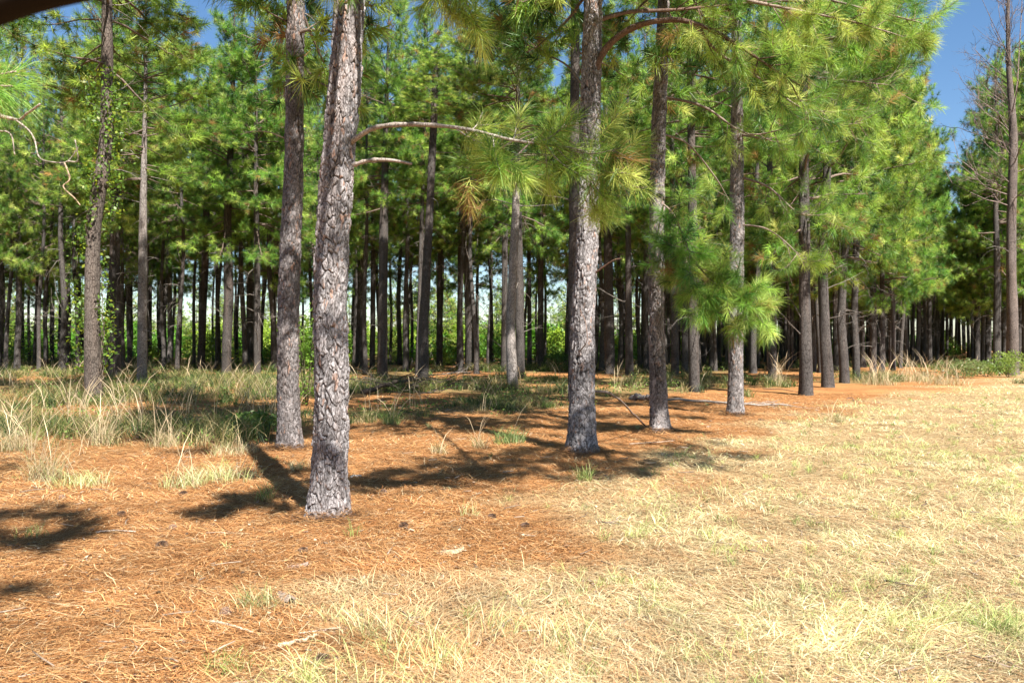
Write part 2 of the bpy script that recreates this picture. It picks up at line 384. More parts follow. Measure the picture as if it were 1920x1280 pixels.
def build_collars():
    rng = np.random.RandomState(19); mb = MB()
    for (px, py, r) in ((617, 968, .21), (545, 842, .21), (1090, 848, .25), (1238, 810, .21), (1380, 778, .21)):
        y0 = GD(py); x0 = (px - CX) / F * y0; n = 2600; a = rng.rand(n) * 6.28; rr = r + np.abs(rng.randn(n)) * .16 - .03
        x = x0 + rr * np.cos(a); y = y0 + rr * np.sin(a); z = gz(x, y) + np.clip(.10 - (rr - r) * .35, .004, .10) * rng.rand(n)
        az = a + PI / 2 + rng.randn(n) * .7; L = .08 + .12 * rng.rand(n); W_ = (.0016 + .0003 * y)
        dr = np.stack([np.cos(az), np.sin(az), rng.randn(n) * .15], 1); sd = np.stack([-np.sin(az), np.cos(az), np.zeros(n)], 1) * (W_ / 2)[:, None]
        b = np.stack([x, y, z], 1) - dr * (L / 2)[:, None]; e = b + dr * L[:, None]; c = STRAW[rng.randint(0, 4, n)] * (.7 + .6 * rng.rand(n, 1))
        g_ = rng.rand(n) < .12; c[g_] = np.array([.16, .13, .11])
        mb.add(np.stack([b - sd, b + sd, e], 1).reshape(-1, 3), np.repeat(c, 3, 0), None, np.arange(n * 3).reshape(n, 3))
    o = link('piled_straw', mb.mesh('piled_straw', [M_STRAW])); tag(o, 'loose pine needles heaped against the feet of the nearest trunks', 'pine straw', kind='stuff')
build_collars()

def build_undergrowth():
    rng = np.random.RandomState(6); mb = MB()
    n = 17000
    d = 11.0 * (95 / 11.0) ** rng.rand(n); x = (rng.rand(n) * 2 - 1) * d * .80
    u = under_amt(x, d); tall = n2(x, d, .5, 61)
    keep = rng.rand(n) < u * np.clip((tall - .38) * 4.5, .04, 1); x, d, tall = x[keep], d[keep], tall[keep]
    per = 30; m = len(x); ci = np.repeat(np.arange(m), per); N = len(ci)
    sz = (.22 + .5 * np.clip(tall - .3, 0, 1) * 1.6 * rng.rand(m) + .06)[ci]
    px = CX + F * x / d; small = np.where((px > 640) & (d < 24), .55, 1.0)[ci]
    sz = sz * small
    bx = x[ci] + rng.randn(N) * .10; by = d[ci] + rng.randn(N) * .10
    pal = np.array([[.05, .09, .022], [.10, .15, .032], [.20, .21, .06], [.30, .24, .11], [.42, .34, .18], [.035, .06, .02]])
    kind = rng.choice(6, m, p=[.22, .20, .17, .17, .13, .11])[ci]; sw = rng.rand(N) < .25; kind = np.where(sw, rng.choice(6, N), kind)
    c = pal[kind] * (.75 + .5 * rng.rand(N, 1))
    blades(mb, rng, np.stack([bx, by, gz(bx, by)], 1), sz * (.6 + .8 * rng.rand(N)), .0035 + .00045 * by, .05 + .55 * rng.rand(N), c)
    n = 1800; d = 10.5 * (60 / 10.5) ** rng.rand(n); x = (rng.rand(n) * 2 - 1) * d * .75; px = CX + F * x / d
    keep = rng.rand(n) < under_amt(x, d) * np.where(px < 560, 1, .35) * np.clip((n2(x, d, .6, 81) - .35) * 4, 0, 1); x, d = x[keep], d[keep]; n = len(x)
    for r_ in range(3):
        bx = x + rng.randn(n) * .08; by = d + rng.randn(n) * .08
        blades(mb, rng, np.stack([bx, by, gz(bx, by)], 1), .6 + .7 * rng.rand(n), .004 + .0004 * by, .02 + .3 * rng.rand(n), np.array([.46, .36, .23]) * (.7 + .5 * rng.rand(n, 1)), curl=.9, head=True)
    # broad weeds: small leaves at low height
    n = 90000; d = 11.5 * (100 / 11.5) ** rng.rand(n); x = (rng.rand(n) * 2 - 1) * d * .8
    u = under_amt(x, d) * np.clip((n2(x, d, .8, 71) - .45) * 5, 0, 1); keep = rng.rand(n) < u; x, d = x[keep], d[keep]; n = len(x)
    h = gz(x, d) + rng.rand(n) * .28; s = (.018 + .0006 * d) * (.6 + .8 * rng.rand(n))
    a = unit(rng.randn(n, 3)); b = unit(np.cross(a, rng.randn(n, 3))); p = np.stack([x, d, h + .02], 1)
    v = np.stack([p - a * s[:, None], p - b * (s * .5)[:, None], p + a * s[:, None], p + b * (s * .5)[:, None]], 1).reshape(-1, 3)
    c = np.array([.10, .19, .04]) * (.6 + .9 * rng.rand(n, 1)) + np.array([.06, .03, 0]) * rng.rand(n, 1)
    mb.add(v, np.repeat(c, 4, 0), np.arange(n * 4).reshape(n, 4))
    o = link('undergrowth', mb.mesh('undergrowth', [M_GRASS])); tag(o, 'rough green and tan grass and weeds growing under the pines', 'undergrowth', kind='stuff')
build_undergrowth()

# ------------------------------------------------------------------ crowns
def make_crown(seed, Hc=10.0, R=2.6, nn=48, width=.014, dens=1.15, bias=0.0, nlen=.25, sides=5):
    rng = np.random.RandomState(seed); mb = MB(); T = []; A = []
    z = 0.0
    while z < Hc - .3:
        t = z / Hc; k = rng.randint(2, 5)
        for j in range(k):
            az = rng.rand() * 2 * PI
            L = R * (min(1, .72 + t * 1.1)) * (1 - t) ** .55 * (.65 + .5 * rng.rand()) * (1 + bias * math.cos(az))
            L = max(L, .35); el = math.radians(-8 + 62 * t + rng.randn() * 9)
            zz = z + rng.rand() * .25
            h = np.array([math.cos(az), math.sin(az), 0]); n = 7; p = np.array([0, 0, zz]); path = [p]
            e = el; az2 = az
            for i in range(1, n):
                e += (rng.randn() * .12 + (.07 if i > 3 else -.04)); az2 += rng.randn() * .12
                p = p + np.array([math.cos(az2) * math.cos(e), math.sin(az2) * math.cos(e), math.sin(e)]) * L / (n - 1); path.append(p)
            path = np.array(path); r0 = .010 + .011 * L
            tube(mb, path, np.linspace(r0, .005, n), sides, (.20, .15, .12), 1, cap=False)
            ns = max(2, int(round(L * 3.0 * dens)))
            for s in np.linspace(.38, 1.0, ns):
                i = s * (n - 1); i0 = min(int(i), n - 2); q = path[i0] + (path[i0 + 1] - path[i0]) * (i - i0); dd = unit(path[i0 + 1] - path[i0])
                for sg in ((1, -1) if s < .99 else (0,)):
                    if sg and rng.rand() < .15: continue
                    ang = sg * math.radians(50 + rng.randn() * 14)
                    d2 = np.array([dd[0] * math.cos(ang) - dd[1] * math.sin(ang), dd[0] * math.sin(ang) + dd[1] * math.cos(ang), dd[2] + .18 + rng.randn() * .25]); d2 = unit(d2)
                    ll = (L * .34 * (1.15 - s * .7) + .15) * (.7 + .6 * rng.rand()) if sg else .2
                    q2 = q + d2 * ll + np.array([0, 0, rng.rand() * .1]); tube(mb, [q, (q + q2) / 2 + rng.randn(3) * .02, q2], [.006, .004, .003], 3, (.22, .16, .12), 1, cap=False)
                    u = ll
                    T.append(q2); A.append(d2 + np.array([0, 0, .25]))
                    while u > .34:
                        u -= .24; T.append(q + d2 * u + rng.randn(3) * .07); A.append(d2 + rng.randn(3) * .6 + np.array([0, 0, .3]))
        z += .30 + .22 * rng.rand()
    T.append(np.array([0, 0, Hc])); A.append(np.array([0, 0, 1.0]))
    T = np.array(T); A = np.array(A)
    tufts(mb, rng, T, A, nn, nlen, width, droop=.25, brown=.03)
    me = mb.mesh('crown', [M_NEEDLE, M_WOOD]); me['tufts'] = len(T); return me
CROWNS = [make_crown(100 + i, R=2.6 + .2 * (i % 3), dens=1.0) for i in range(6)]
EDGE = [make_crown(200 + i, R=2.9, bias=.25, nn=50, dens=1.1) for i in range(3)]
OPEN = [make_crown(500 + i, R=2.3 + .2 * (i % 3), dens=.85, nn=44) for i in range(5)]
LOW = [make_crown(300 + i, R=3.0, nn=12, width=.045, dens=.8, nlen=.26, sides=3) for i in range(2)]
print('tufts', [m['tufts'] for m in CROWNS + EDGE + LOW])

# ------------------------------------------------------------------ trunks
GREY = np.array([.086, .078, .073]); RED = np.array([.18, .125, .10])
def trunk_shell(mb, path, rad, k, rng, plates=None, base_flare=.3, col=GREY):
    """rings along the path; plates = (cell width, cell height, depth) makes real bark relief"""
    path = np.asarray(path); n = len(path); th = np.arange(k) / k * 2 * PI
    s = np.concatenate([[0], np.cumsum(np.linalg.norm(np.diff(path, axis=0), axis=1))])
    ph = rng.rand(6) * 6.28
    TH, S = np.meshgrid(th, s); Rr = np.repeat(rad[:, None], k, 1)
    fl = np.exp(-S / .16) * base_flare
    Rr = Rr * (1 + fl * (1 + .45 * np.sin(TH * 3 + ph[0]) + .3 * np.sin(TH * 5 + ph[1])) + .05 * np.sin(TH * 2 + ph[2] + S * .5) + .03 * np.sin(TH * 3 + ph[3] + S * 1.7))
    nv = vnoise(np.stack([np.cos(TH).ravel() * 2 + 10, np.sin(TH).ravel() * 2 + 10, S.ravel() * 2 + ph[4]], 1)).reshape(TH.shape)
    Rr = Rr * (1 + (nv - .5) * .08)
    c = np.ones(TH.shape + (3,)) * col
    pat = vnoise(np.stack([np.cos(TH).ravel() * 1.6 + 30, np.sin(TH).ravel() * 1.6 + 30, S.ravel() * .9 + ph[5]], 1)).reshape(TH.shape)
    f = np.clip((pat - .55) * 3, 0, 1)[..., None]; c = c * (1 - .4 * f) + RED * .4 * f
    if plates:
        cw, chh, dep = plates; circ = 2 * PI * float(np.mean(rad[:max(2, n // 2)])); nc = max(5, int(round(circ / cw)))
        wx = vnoise(np.stack([np.cos(TH).ravel() * 4, np.sin(TH).ravel() * 4, S.ravel() * 12 + 50], 1)).reshape(TH.shape) - .5
        wy = vnoise(np.stack([np.cos(TH).ravel() * 4 + 9, np.sin(TH).ravel() * 4, S.ravel() * 9 + 90], 1)).reshape(TH.shape) - .5
        U = TH / (2 * PI) * nc + wx * .9; V = S / chh + wy * 1.1
        iu = np.floor(U).astype(int); iv = np.floor(V).astype(int); F1 = np.full(TH.shape, 9.); F2 = F1.copy(); cid = np.zeros(TH.shape)
        J = np.random.RandomState(17).rand(nc, 512, 3)
        for a in (-1, 0, 1):
            for b in (-1, 0, 1):
                g = J[(iu + a) % nc, (iv + b) % 512]; dd = np.hypot(iu + a + g[..., 0] * .9 - U, iv + b + g[..., 1] * .9 - V)
                m1 = dd < F1; F2 = np.where(m1, F1, np.minimum(F2, dd)); cid = np.where(m1, g[..., 2], cid); F1 = np.where(m1, dd, F1)
        def lat(x1, y1, sd): return vnoise(np.stack([np.cos(TH).ravel() * circ / 6.283 * x1 + sd, np.sin(TH).ravel() * circ / 6.283 * x1 + sd, S.ravel() * y1 + sd], 1)).reshape(TH.shape)
        fine = lat(95, 50, 3); fl2 = lat(34, 15, 7); big = lat(14, 5, 11)
        # finer flakes inside each plate
        U2 = U * 2.3 + fl2 * .8; V2 = V * 2.1 + fine * .5; i2 = np.floor(U2).astype(int); j2 = np.floor(V2).astype(int); G1 = np.full(TH.shape, 9.); G2 = G1.copy(); gid = np.zeros(TH.shape); n2c = max(1, int(nc * 2.3))
        J2 = np.random.RandomState(18).rand(n2c, 1024, 3)
        for a in (-1, 0, 1):
            for b in (-1, 0, 1):
                g = J2[(i2 + a) % n2c, (j2 + b) % 1024]; dd = np.hypot(i2 + a + g[..., 0] - U2, j2 + b + g[..., 1] - V2)
                m1 = dd < G1; G2 = np.where(m1, G1, np.minimum(G2, dd)); gid = np.where(m1, g[..., 2], gid); G1 = np.where(m1, dd, G1)
        e = F2 - F1; e2 = G2 - G1; wid = .13 + .24 * np.clip((big - .35) * 2, 0, 1)
        pl = np.clip(e / wid, 0, 1); pl = pl * pl * (3 - 2 * pl); op = .35 + .65 * np.clip((lat(9, 4, 23) - .32) * 4, 0, 1)
        p2 = np.clip(e2 / .14, 0, 1)
        Rr = Rr + dep * (pl * op * (.7 + .9 * cid) + .35 * p2 * (.4 + gid) + .3 * fine + .7 * (fl2 - .5) - 1.1)
        crack = np.array([.022, .016, .014]); pl3 = (1 - (1 - np.clip(e / (wid * .6), 0, 1)) * op)[..., None]
        tone = (.42 + .65 * cid + .60 * gid + .5 * (fine - .5))[..., None] * (.85 + .15 * p2[..., None])
        pk = ((gid * 7.3 + cid) % 1 > .90)[..., None] * np.clip((big - .35) * 3, 0, 1)[..., None]
        cc = c * tone; cc = cc * (1 - pk * .7) + np.array([.36, .21, .145]) * pk * .7
        c = cc * pl3 + crack * (1 - pl3)
    v = path[:, None] + np.stack([Rr * np.cos(TH), Rr * np.sin(TH), np.zeros(TH.shape)], -1)
    v[0, :, 2] -= .12
    idx = np.arange(n * k).reshape(n, k); r = np.roll(idx, -1, 1)
    mb.add(v.reshape(-1, 3), c.reshape(-1, 3), np.stack([idx[:-1], r[:-1], r[1:], idx[1:]], -1).reshape(-1, 4))

def dead_limbs(mb, rng, path_fn, z0, z1, n, rfn, Lm=1.2, mat=0):
    for _ in range(n):
        z = z0 + (z1 - z0) * rng.rand() ** .8; c = path_fn(z); az = rng.rand() * 2 * PI; L = Lm * (.25 + rng.rand() ** 1.5)
        e = math.radians(20 + rng.randn() * 22); p = c + np.array([math.cos(az), math.sin(az), 0]) * rfn(z) * .8; path = [p]
        cv = rng.randn() * .25 - .12
        for i in range(5):
            e += cv * .6 + rng.randn() * .10; az += rng.randn() * .16
            p = p + np.array([math.cos(az) * math.cos(e), math.sin(az) * math.cos(e), math.sin(e)]) * L / 5; path.append(p)
        path = np.array(path); r0 = .007 + .008 * L; g = .12 + .22 * rng.rand()
        tube(mb, path, np.linspace(r0, .003, 6), 4, (g, g * .88, g * .78), mat, cap=False)
        if L > .5:
            for q in range(rng.randint(1, 4)):
                i = rng.randint(2, 5); d = unit(unit(path[i] - path[i - 1]) + rng.randn(3) * .6)
                a = path[i]; l2 = L * (.2 + .25 * rng.rand()); tube(mb, [a, a + d * l2 * .5, a + d * l2 + rng.randn(3) * .04], [.005, .004, .002], 3, (g, g * .88, g * .78), mat, cap=False)

def make_trunk(seed, H=16.0, r=.19):
    rng = np.random.RandomState(seed); mb = MB(); n = 40
    z = np.linspace(0, H, n); a = rng.rand(4) * 6.28; am = .10 + .12 * rng.rand()
    path = np.stack([am * np.sin(z * .35 + a[0]) + .04 * np.sin(z * .9 + a[1]), am * np.sin(z * .3 + a[2]) + .04 * np.sin(z * 1.0 + a[3]), z], 1)
    path[:, :2] -= path[0, :2]
    path[:, :2] *= np.clip(z / 2, 0, 1)[:, None]
    rad = r * (1 - z / H) ** .7 * .97 + .012
    trunk_shell(mb, path, rad, 12, rng, base_flare=.35)
    fn = lambda zz: np.array([np.interp(zz, z, path[:, 0]), np.interp(zz, z, path[:, 1]), zz])
    dead_limbs(mb, rng, fn, 1.8, 7.5, 26, lambda zz: np.interp(zz, z, rad), 1.5)
    return mb.mesh('trunk', [M_BARK])
TRUNKS = [make_trunk(400 + i, r=.115 + .03 * (i % 3)) for i in range(7)]

def add_pine(x, y, tm, cm, H, cb, rz, s_r, label, group, part_rand):
    root = bpy.data.objects.new('pine_tree', None); root.empty_display_size = .5; C.objects.link(root)
    root.location = (x, y, gz1(x, y)); root.rotation_euler = (part_rand[0], part_rand[1], rz)
    tr = link('trunk', tm, root); tr.scale = (s_r, s_r, H / 16)
    cr = link('crown', cm, root); cr.location = (0, 0, cb); k = (H - cb) / 10; cr.scale = (part_rand[2], part_rand[2], k)
    tag(root, label, 'pine tree', group); return root

# explicit pines read off the photograph: label, base y, spine [(py, px, width px)], H, crown base, crown mesh, options
def pine(label, py0, spine, H, cb, crown, k=24, seg=.12, plates=None, dead=10, det_h=6.5, rz=0, cs=1.0, col=GREY, group=None, deadL=1.1, dlo=1.4, d=None, name='pine_tree'):
    if crown is not None and cb < 11: H += 3.8; cb += .6 if py0 > 770 else (-1.0 if spine[0][1] > 1430 else .9); cs *= 1.0 if py0 > 790 else 1.32 if spine[0][1] < 620 else 1.15
    d = d or GD(py0); rng = np.random.RandomState(int(spine[0][1]) + 11)
    px0 = spine[0][1]; x0 = (px0 - CX) / F * d; z0 = gz1(x0, d)
    root = bpy.data.objects.new(name, None); root.empty_display_size = .5; C.objects.link(root); root.location = (x0, d, z0)
    pz = np.array([EYE + (HY - s[0]) / F * d for s in spine]); pz[0] = 0
    pxx = np.array([(s[1] - px0) / F * d for s in spine]); pr = np.array([s[2] / F * d / 2 for s in spine])
    zt = pz[-1]; sl_ = (pxx[-1] - pxx[-2]) / max(pz[-1] - pz[-2], .5); sl_ = max(-.03, min(.03, sl_))
    pz = np.append(pz, H); pxx = np.append(pxx, pxx[-1] + sl_ * (H - zt)); pr = np.append(pr, .015)
    if d < 22: z = np.concatenate([np.arange(0, min(det_h, H), seg), np.linspace(min(det_h, H), H, 30)])
    else: z = np.linspace(0, H, 56)
    ly = rng.randn() * .012
    zf = np.arange(0, H + .05, .05); xf = np.interp(zf, pz, pxx); xp = np.pad(xf, 10, mode='reflect', reflect_type='odd'); xf = np.convolve(xp, np.ones(21) / 21, 'valid'); xx = np.interp(z, zf, xf)
    path = np.stack([xx - xx[0], ly * z + .05 * np.sin(z * .6 + rng.rand() * 6) * np.clip(z / 2, 0, 1), z], 1)
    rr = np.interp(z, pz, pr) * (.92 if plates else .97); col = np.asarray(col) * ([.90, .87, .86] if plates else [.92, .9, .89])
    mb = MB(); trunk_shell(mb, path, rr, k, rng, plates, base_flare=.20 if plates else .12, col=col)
    fn = lambda zz: np.array([np.interp(zz, z, path[:, 0]), np.interp(zz, z, path[:, 1]), zz])
    if dead: dead_limbs(mb, rng, fn, dlo, cb + 2.5, dead, lambda zz: np.interp(zz, z, rr), deadL)
    link('trunk', mb.mesh('trunk', [M_BARKN if plates else M_BARK]), root)
    if crown is not None:
        cr = link('crown', crown, root); c0 = fn(cb); c1 = fn(H); ax = Vector(c1 - c0)
        cr.location = Vector(c0); q = Vector((0, 0, 1)).rotation_difference(ax.normalized())
        cr.rotation_mode = 'QUATERNION'; from mathutils import Quaternion
        cr.rotation_quaternion = q @ Quaternion((0, 0, 1), rz); cr.scale = (cs, cs, ax.length / 10)
    tag(root, label, 'pine tree', group); root['_x'] = x0; root['_y'] = d
    return root, np.array([x0, d, z0])
EXP = []                                           # footprints of the explicit trees
def reg(r): EXP.append((r[1][0], r[1][1])); return r

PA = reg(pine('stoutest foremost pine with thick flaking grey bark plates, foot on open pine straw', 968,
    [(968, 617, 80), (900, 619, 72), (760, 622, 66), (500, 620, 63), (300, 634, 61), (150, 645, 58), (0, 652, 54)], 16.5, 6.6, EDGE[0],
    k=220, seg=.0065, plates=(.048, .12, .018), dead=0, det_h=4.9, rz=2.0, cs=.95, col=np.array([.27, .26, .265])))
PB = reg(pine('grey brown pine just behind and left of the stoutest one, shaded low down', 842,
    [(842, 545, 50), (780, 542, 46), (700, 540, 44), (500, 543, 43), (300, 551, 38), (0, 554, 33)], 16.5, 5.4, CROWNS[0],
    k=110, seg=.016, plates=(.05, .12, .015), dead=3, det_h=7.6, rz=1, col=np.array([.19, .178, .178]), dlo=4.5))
PC = reg(pine('thick grey pine in the centre right with a curved dead branch leaning at its foot', 848,
    [(848, 1090, 60), (760, 1090, 52), (600, 1094, 50), (430, 1102, 46), (300, 1106, 43), (0, 1112, 36)], 17, 6.3, EDGE[1],
    k=120, seg=.013, plates=(.05, .12, .016), dead=4, det_h=6.9, rz=.5, col=np.array([.27, .26, .265]), dlo=4.5))
PD = reg(pine('grey pine next right of the centre one, with a lighter upper trunk', 810,
    [(810, 1238, 42), (760, 1235, 36), (600, 1231, 30), (450, 1230, 28), (300, 1233, 27), (150, 1239, 26), (0, 1245, 24)], 16.5, 6.8, EDGE[2],
    k=90, seg=.018, plates=(.05, .12, .015), dead=9, det_h=8.2, rz=.3, col=np.array([.23, .215, .213]), dlo=3.5))
PE = reg(pine('pale pine whose trunk passes behind a low bright needle bunch', 778,
    [(778, 1380, 34), (700, 1379, 30), (600, 1378, 28), (430, 1383, 27), (300, 1382, 24), (100, 1380, 20)], 16.5, 6.4, EDGE[0],
    k=80, seg=.022, plates=(.05, .12, .011), dead=10, det_h=9, rz=5.9, col=np.array([.25, .24, .24]), dlo=3.5))
T_ = [  # label, base y, spine, H, crown base, crown, rz, extra
 ('thin straight pine hidden behind the thick centre pine', 752, [(752, 1074, 20), (430, 1076, 18), (0, 1080, 17)], 17, 9, CROWNS[1], 1, {}),
 ('slim pine standing back between the centre right pines and the pale one', 736, [(736, 1302, 22), (600, 1300, 19), (430, 1299, 16), (150, 1295, 13)], 16.5, 7, CROWNS[2], 2, {}),
 ('dark straight pine, leftmost of the right hand edge row', 740, [(740, 1511, 28), (600, 1509, 22), (430, 1509, 20), (340, 1508, 18)], 16, 6.0, EDGE[1], .2, {}),
 ('grey pine with a slight S bend in the edge row', 726, [(726, 1552, 23), (620, 1546, 19), (500, 1543, 18), (380, 1548, 17)], 16, 6.2, EDGE[2], 6, {}),
 ('slender grey pine third along the edge row', 718, [(718, 1584, 18), (600, 1577, 15), (430, 1588, 13), (370, 1591, 12)], 16, 6.0, EDGE[0], .6, {}),
 ('slender pale pine fourth along the edge row', 712, [(712, 1606, 15), (600, 1604, 13), (430, 1610, 12), (370, 1611, 11)], 16, 5.6, EDGE[1], 5.7, {}),
 ('thin dark pine beyond the edge row above tan grass', 700, [(700, 1637, 13), (430, 1637, 10)], 16, 5.8, EDGE[2], .1, {}),
 ('thinner dark pine right beside another beyond the edge row', 700, [(700, 1653, 11), (430, 1656, 8)], 15, 5.2, EDGE[0], 0, {}),
 ('pine with a pale right side at the end of the edge row', 692, [(692, 1673, 13), (430, 1670, 11)], 16, 5.6, EDGE[1], .3, {}),
 ('slim leaning pine between the pale pine and the edge row', 712, [(712, 1447, 16), (600, 1450, 14), (430, 1445, 12)], 16, 6.6, CROWNS[3], 2, {}),
 ('dark pine glimpsed behind the start of the edge row', 697, [(697, 1526, 10), (430, 1524, 8)], 16, 7, CROWNS[4], 0, {}),
 ('dark pine glimpsed between two grey edge row pines', 694, [(694, 1568, 11), (430, 1567, 9)], 16, 7, CROWNS[5], 0, {}),
 ('tall straight pine with dark trunk left of a leaning one', 706, [(706, 717, 20), (430, 719, 17), (300, 722, 12)], 16.5, 7.5, CROWNS[1], 3, {}),
 ('pine leaning right whose bare dark trunk rises above its neighbours', 716, [(716, 793, 21), (600, 795, 19), (430, 804, 16), (200, 815, 13), (60, 820, 9)], 14.2, 11.2, CROWNS[2], 1, {'cs': .7, 'dead': 16, 'dlo': 5}),
 ('pale thin pine tight against the left of the leaning one', 704, [(704, 783, 10), (430, 790, 8)], 15, 8, CROWNS[4], 1, {}),
 ('narrow dark pine left of the tall straight one', 693, [(693, 680, 13), (430, 682, 11)], 16.5, 7, CROWNS[0], 4, {}),
 ('narrow grey pine close left of the tall straight one', 692, [(692, 698, 11), (430, 700, 9)], 16.5, 7, CROWNS[3], 4, {}),
 ('half lit pine right of the leaning one', 689, [(689, 824, 12), (430, 825, 10)], 16.5, 7, CROWNS[5], 2, {}),
 ('thick dark pine, right one of a close pair in mid stand', 693, [(693, 882, 18), (430, 876, 15)], 17, 7.5, CROWNS[0], 5, {}),
 ('brownish pine, left one of a close pair in mid stand', 690, [(690, 861, 12), (430, 864, 9)], 16, 7, CROWNS[2], 5, {}),
 ('pale topped pine with dark foot behind drooping needles', 728, [(728, 961, 22), (600, 957, 18), (500, 962, 16), (400, 967, 14), (300, 969, 11)], 13.5, 7.6, CROWNS[1], 0, {'col': np.array([.33, .30, .28]), 'dead': 14}),
 ('dark pine close behind the pale topped one', 706, [(706, 976, 17), (430, 972, 15)], 16.5, 7, CROWNS[4], 0, {}),
 ('dark pine left of the pale topped one', 697, [(697, 945, 13), (430, 947, 11)], 16.5, 7, CROWNS[3], 1, {}),
 ('speckled pine midway between the pale topped and centre pines', 692, [(692, 1013, 12), (430, 1015, 10)], 16.5, 7, CROWNS[5], 3, {}),
 ('thin dark pine just left of the speckled one', 689, [(689, 993, 9), (430, 992, 7)], 16, 7, CROWNS[0], 3, {}),
 ('stout dark pine just right of the thick centre pine', 700, [(700, 1144, 20), (430, 1139, 16)], 16.5, 6.5, CROWNS[2], 3, {}),
 ('straight dark pine with pale top right of centre', 704, [(704, 1180, 16), (430, 1178, 11), (350, 1178, 8)], 15, 7, CROWNS[3], 4, {}),
 ('dark pine half hidden left of the lighter topped grey pine', 698, [(698, 1212, 12), (430, 1210, 9)], 16, 7, CROWNS[5], 1, {}),
 ('dark forked shadowed pine right of the lighter topped grey pine', 705, [(705, 1266, 15), (430, 1262, 12)], 16, 6.5, CROWNS[1], 2, {}),
 ('grey pine low between the slim and the pale right hand pines', 693, [(693, 1335, 13), (430, 1338, 10)], 16, 6.5, CROWNS[4], 2, {}),
 ('dark pine standing behind the low bright needle bunch', 690, [(690, 1405, 14), (430, 1402, 11)], 16, 6.5, CROWNS[0], 2, {}),
 ('thin pine left of the slim leaning right hand one', 690, [(690, 1420, 8), (430, 1422, 7)], 16, 6.5, CROWNS[3], 1, {}),
 ('thin dark pine right of the slim leaning one', 690, [(690, 1483, 8), (430, 1485, 7)], 16, 6.5, CROWNS[2], 1, {}),
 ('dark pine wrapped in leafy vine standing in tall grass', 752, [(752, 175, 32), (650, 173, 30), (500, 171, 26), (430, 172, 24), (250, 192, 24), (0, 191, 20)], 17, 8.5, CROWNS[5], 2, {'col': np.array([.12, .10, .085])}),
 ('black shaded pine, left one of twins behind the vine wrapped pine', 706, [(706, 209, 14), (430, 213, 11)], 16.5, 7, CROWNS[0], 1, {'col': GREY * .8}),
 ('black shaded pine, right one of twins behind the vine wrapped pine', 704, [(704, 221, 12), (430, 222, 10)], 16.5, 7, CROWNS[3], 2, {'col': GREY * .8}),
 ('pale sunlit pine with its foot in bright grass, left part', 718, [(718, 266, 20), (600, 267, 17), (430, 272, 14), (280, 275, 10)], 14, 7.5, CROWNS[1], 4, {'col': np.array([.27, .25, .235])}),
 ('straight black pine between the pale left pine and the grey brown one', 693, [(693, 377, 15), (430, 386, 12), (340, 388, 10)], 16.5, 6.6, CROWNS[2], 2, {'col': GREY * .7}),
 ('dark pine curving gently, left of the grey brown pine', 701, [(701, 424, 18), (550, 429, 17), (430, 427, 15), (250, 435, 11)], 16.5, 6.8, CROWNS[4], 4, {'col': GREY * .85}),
 ('half lit pine, right one of a close pair near the grey brown pine', 703, [(703, 483, 13), (430, 482, 11)], 16.5, 6.6, CROWNS[5], 0, {}),
 ('half lit pine, left one of a close pair near the grey brown pine', 690, [(690, 470, 14), (430, 468, 11)], 16, 6.6, CROWNS[1], 0, {}),
 ('thin pine right against the left side of the grey brown one', 686, [(686, 512, 9), (430, 512, 7)], 16, 7, CROWNS[3], 0, {}),
 ('pale slim pine, fourth trunk right of the pale sunlit one', 684, [(684, 336, 8), (430, 340, 7)], 16, 7, CROWNS[0], 0, {}),
 ('sunlit slim pine just right of a black one in the left part', 683, [(683, 318, 10), (430, 321, 8)], 16, 7, CROWNS[2], 0, {'col': np.array([.27, .25, .235])}),
 ('slim black pine beside the sunlit slim one', 682, [(682, 306, 9), (430, 305, 8)], 16, 7, CROWNS[4], 0, {}),
 ('black slim pine tight right of the pale sunlit one', 684, [(684, 281, 9), (430, 280, 8)], 16, 7, CROWNS[5], 0, {}),
 ('narrow black pine between the dark twins and the pale sunlit one', 684, [(684, 243, 8), (430, 243, 7)], 16, 7, CROWNS[1], 0, {}),
 ('pale slim pine in front of the left background, third from the edge', 684, [(684, 123, 12), (430, 126, 10)], 16, 6.4, CROWNS[3], 0, {'col': np.array([.27, .25, .235])}),
 ('thin pine near the left picture edge in tan grass', 680, [(680, 40, 10), (430, 42, 8)], 16, 6.4, CROWNS[0], 0, {}),
 ('thin pine left of the vine wrapped one', 679, [(679, 98, 8), (430, 97, 7)], 16, 6.4, CROWNS[2], 0, {}),
 ('pine cut by the left picture edge', 684, [(684, 4, 9), (430, 5, 8)], 16, 6.4, CROWNS[4], 0, {}),
 ('dark pine standing left of the dead one at the right edge', 692, [(692, 1870, 14), (430, 1872, 11)], 17, 7.5, CROWNS[5], 0, {}),
 ('shaded pine second left of the dead one at the right edge', 685, [(685, 1852, 13), (430, 1853, 10)], 18.5, 6.5, CROWNS[1], 0, {}),
 ('lit pine behind the second left of the dead one', 686, [(686, 1842, 8), (430, 1843, 7)], 15, 6.0, CROWNS[3], 0, {}),
 ('green pine directly behind the leafless dead one', 687, [(687, 1909, 12), (430, 1911, 10)], 19, 6.5, EDGE[1], 3, {}),
 ('full green pine to the left behind the leafless dead one', 688, [(688, 1883, 12), (430, 1882, 10)], 17.5, 5.5, CROWNS[0], 3, {'cs': 1.25}),
 ('full green pine cut by the right picture edge', 690, [(690, 1921, 12), (430, 1923, 10)], 18, 5.2, CROWNS[1], 5, {'cs': 1.3}),
 ('lower green pine flanking the sky gap on its right', 684, [(684, 1832, 10), (430, 1834, 9)], 14, 4.8, CROWNS[2], 5, {'cs': 1.1}),
 ('pine at the far right beyond the dead one', 690, [(690, 1935, 14), (430, 1935, 12)], 18, 7, CROWNS[2], 0, {}),
]
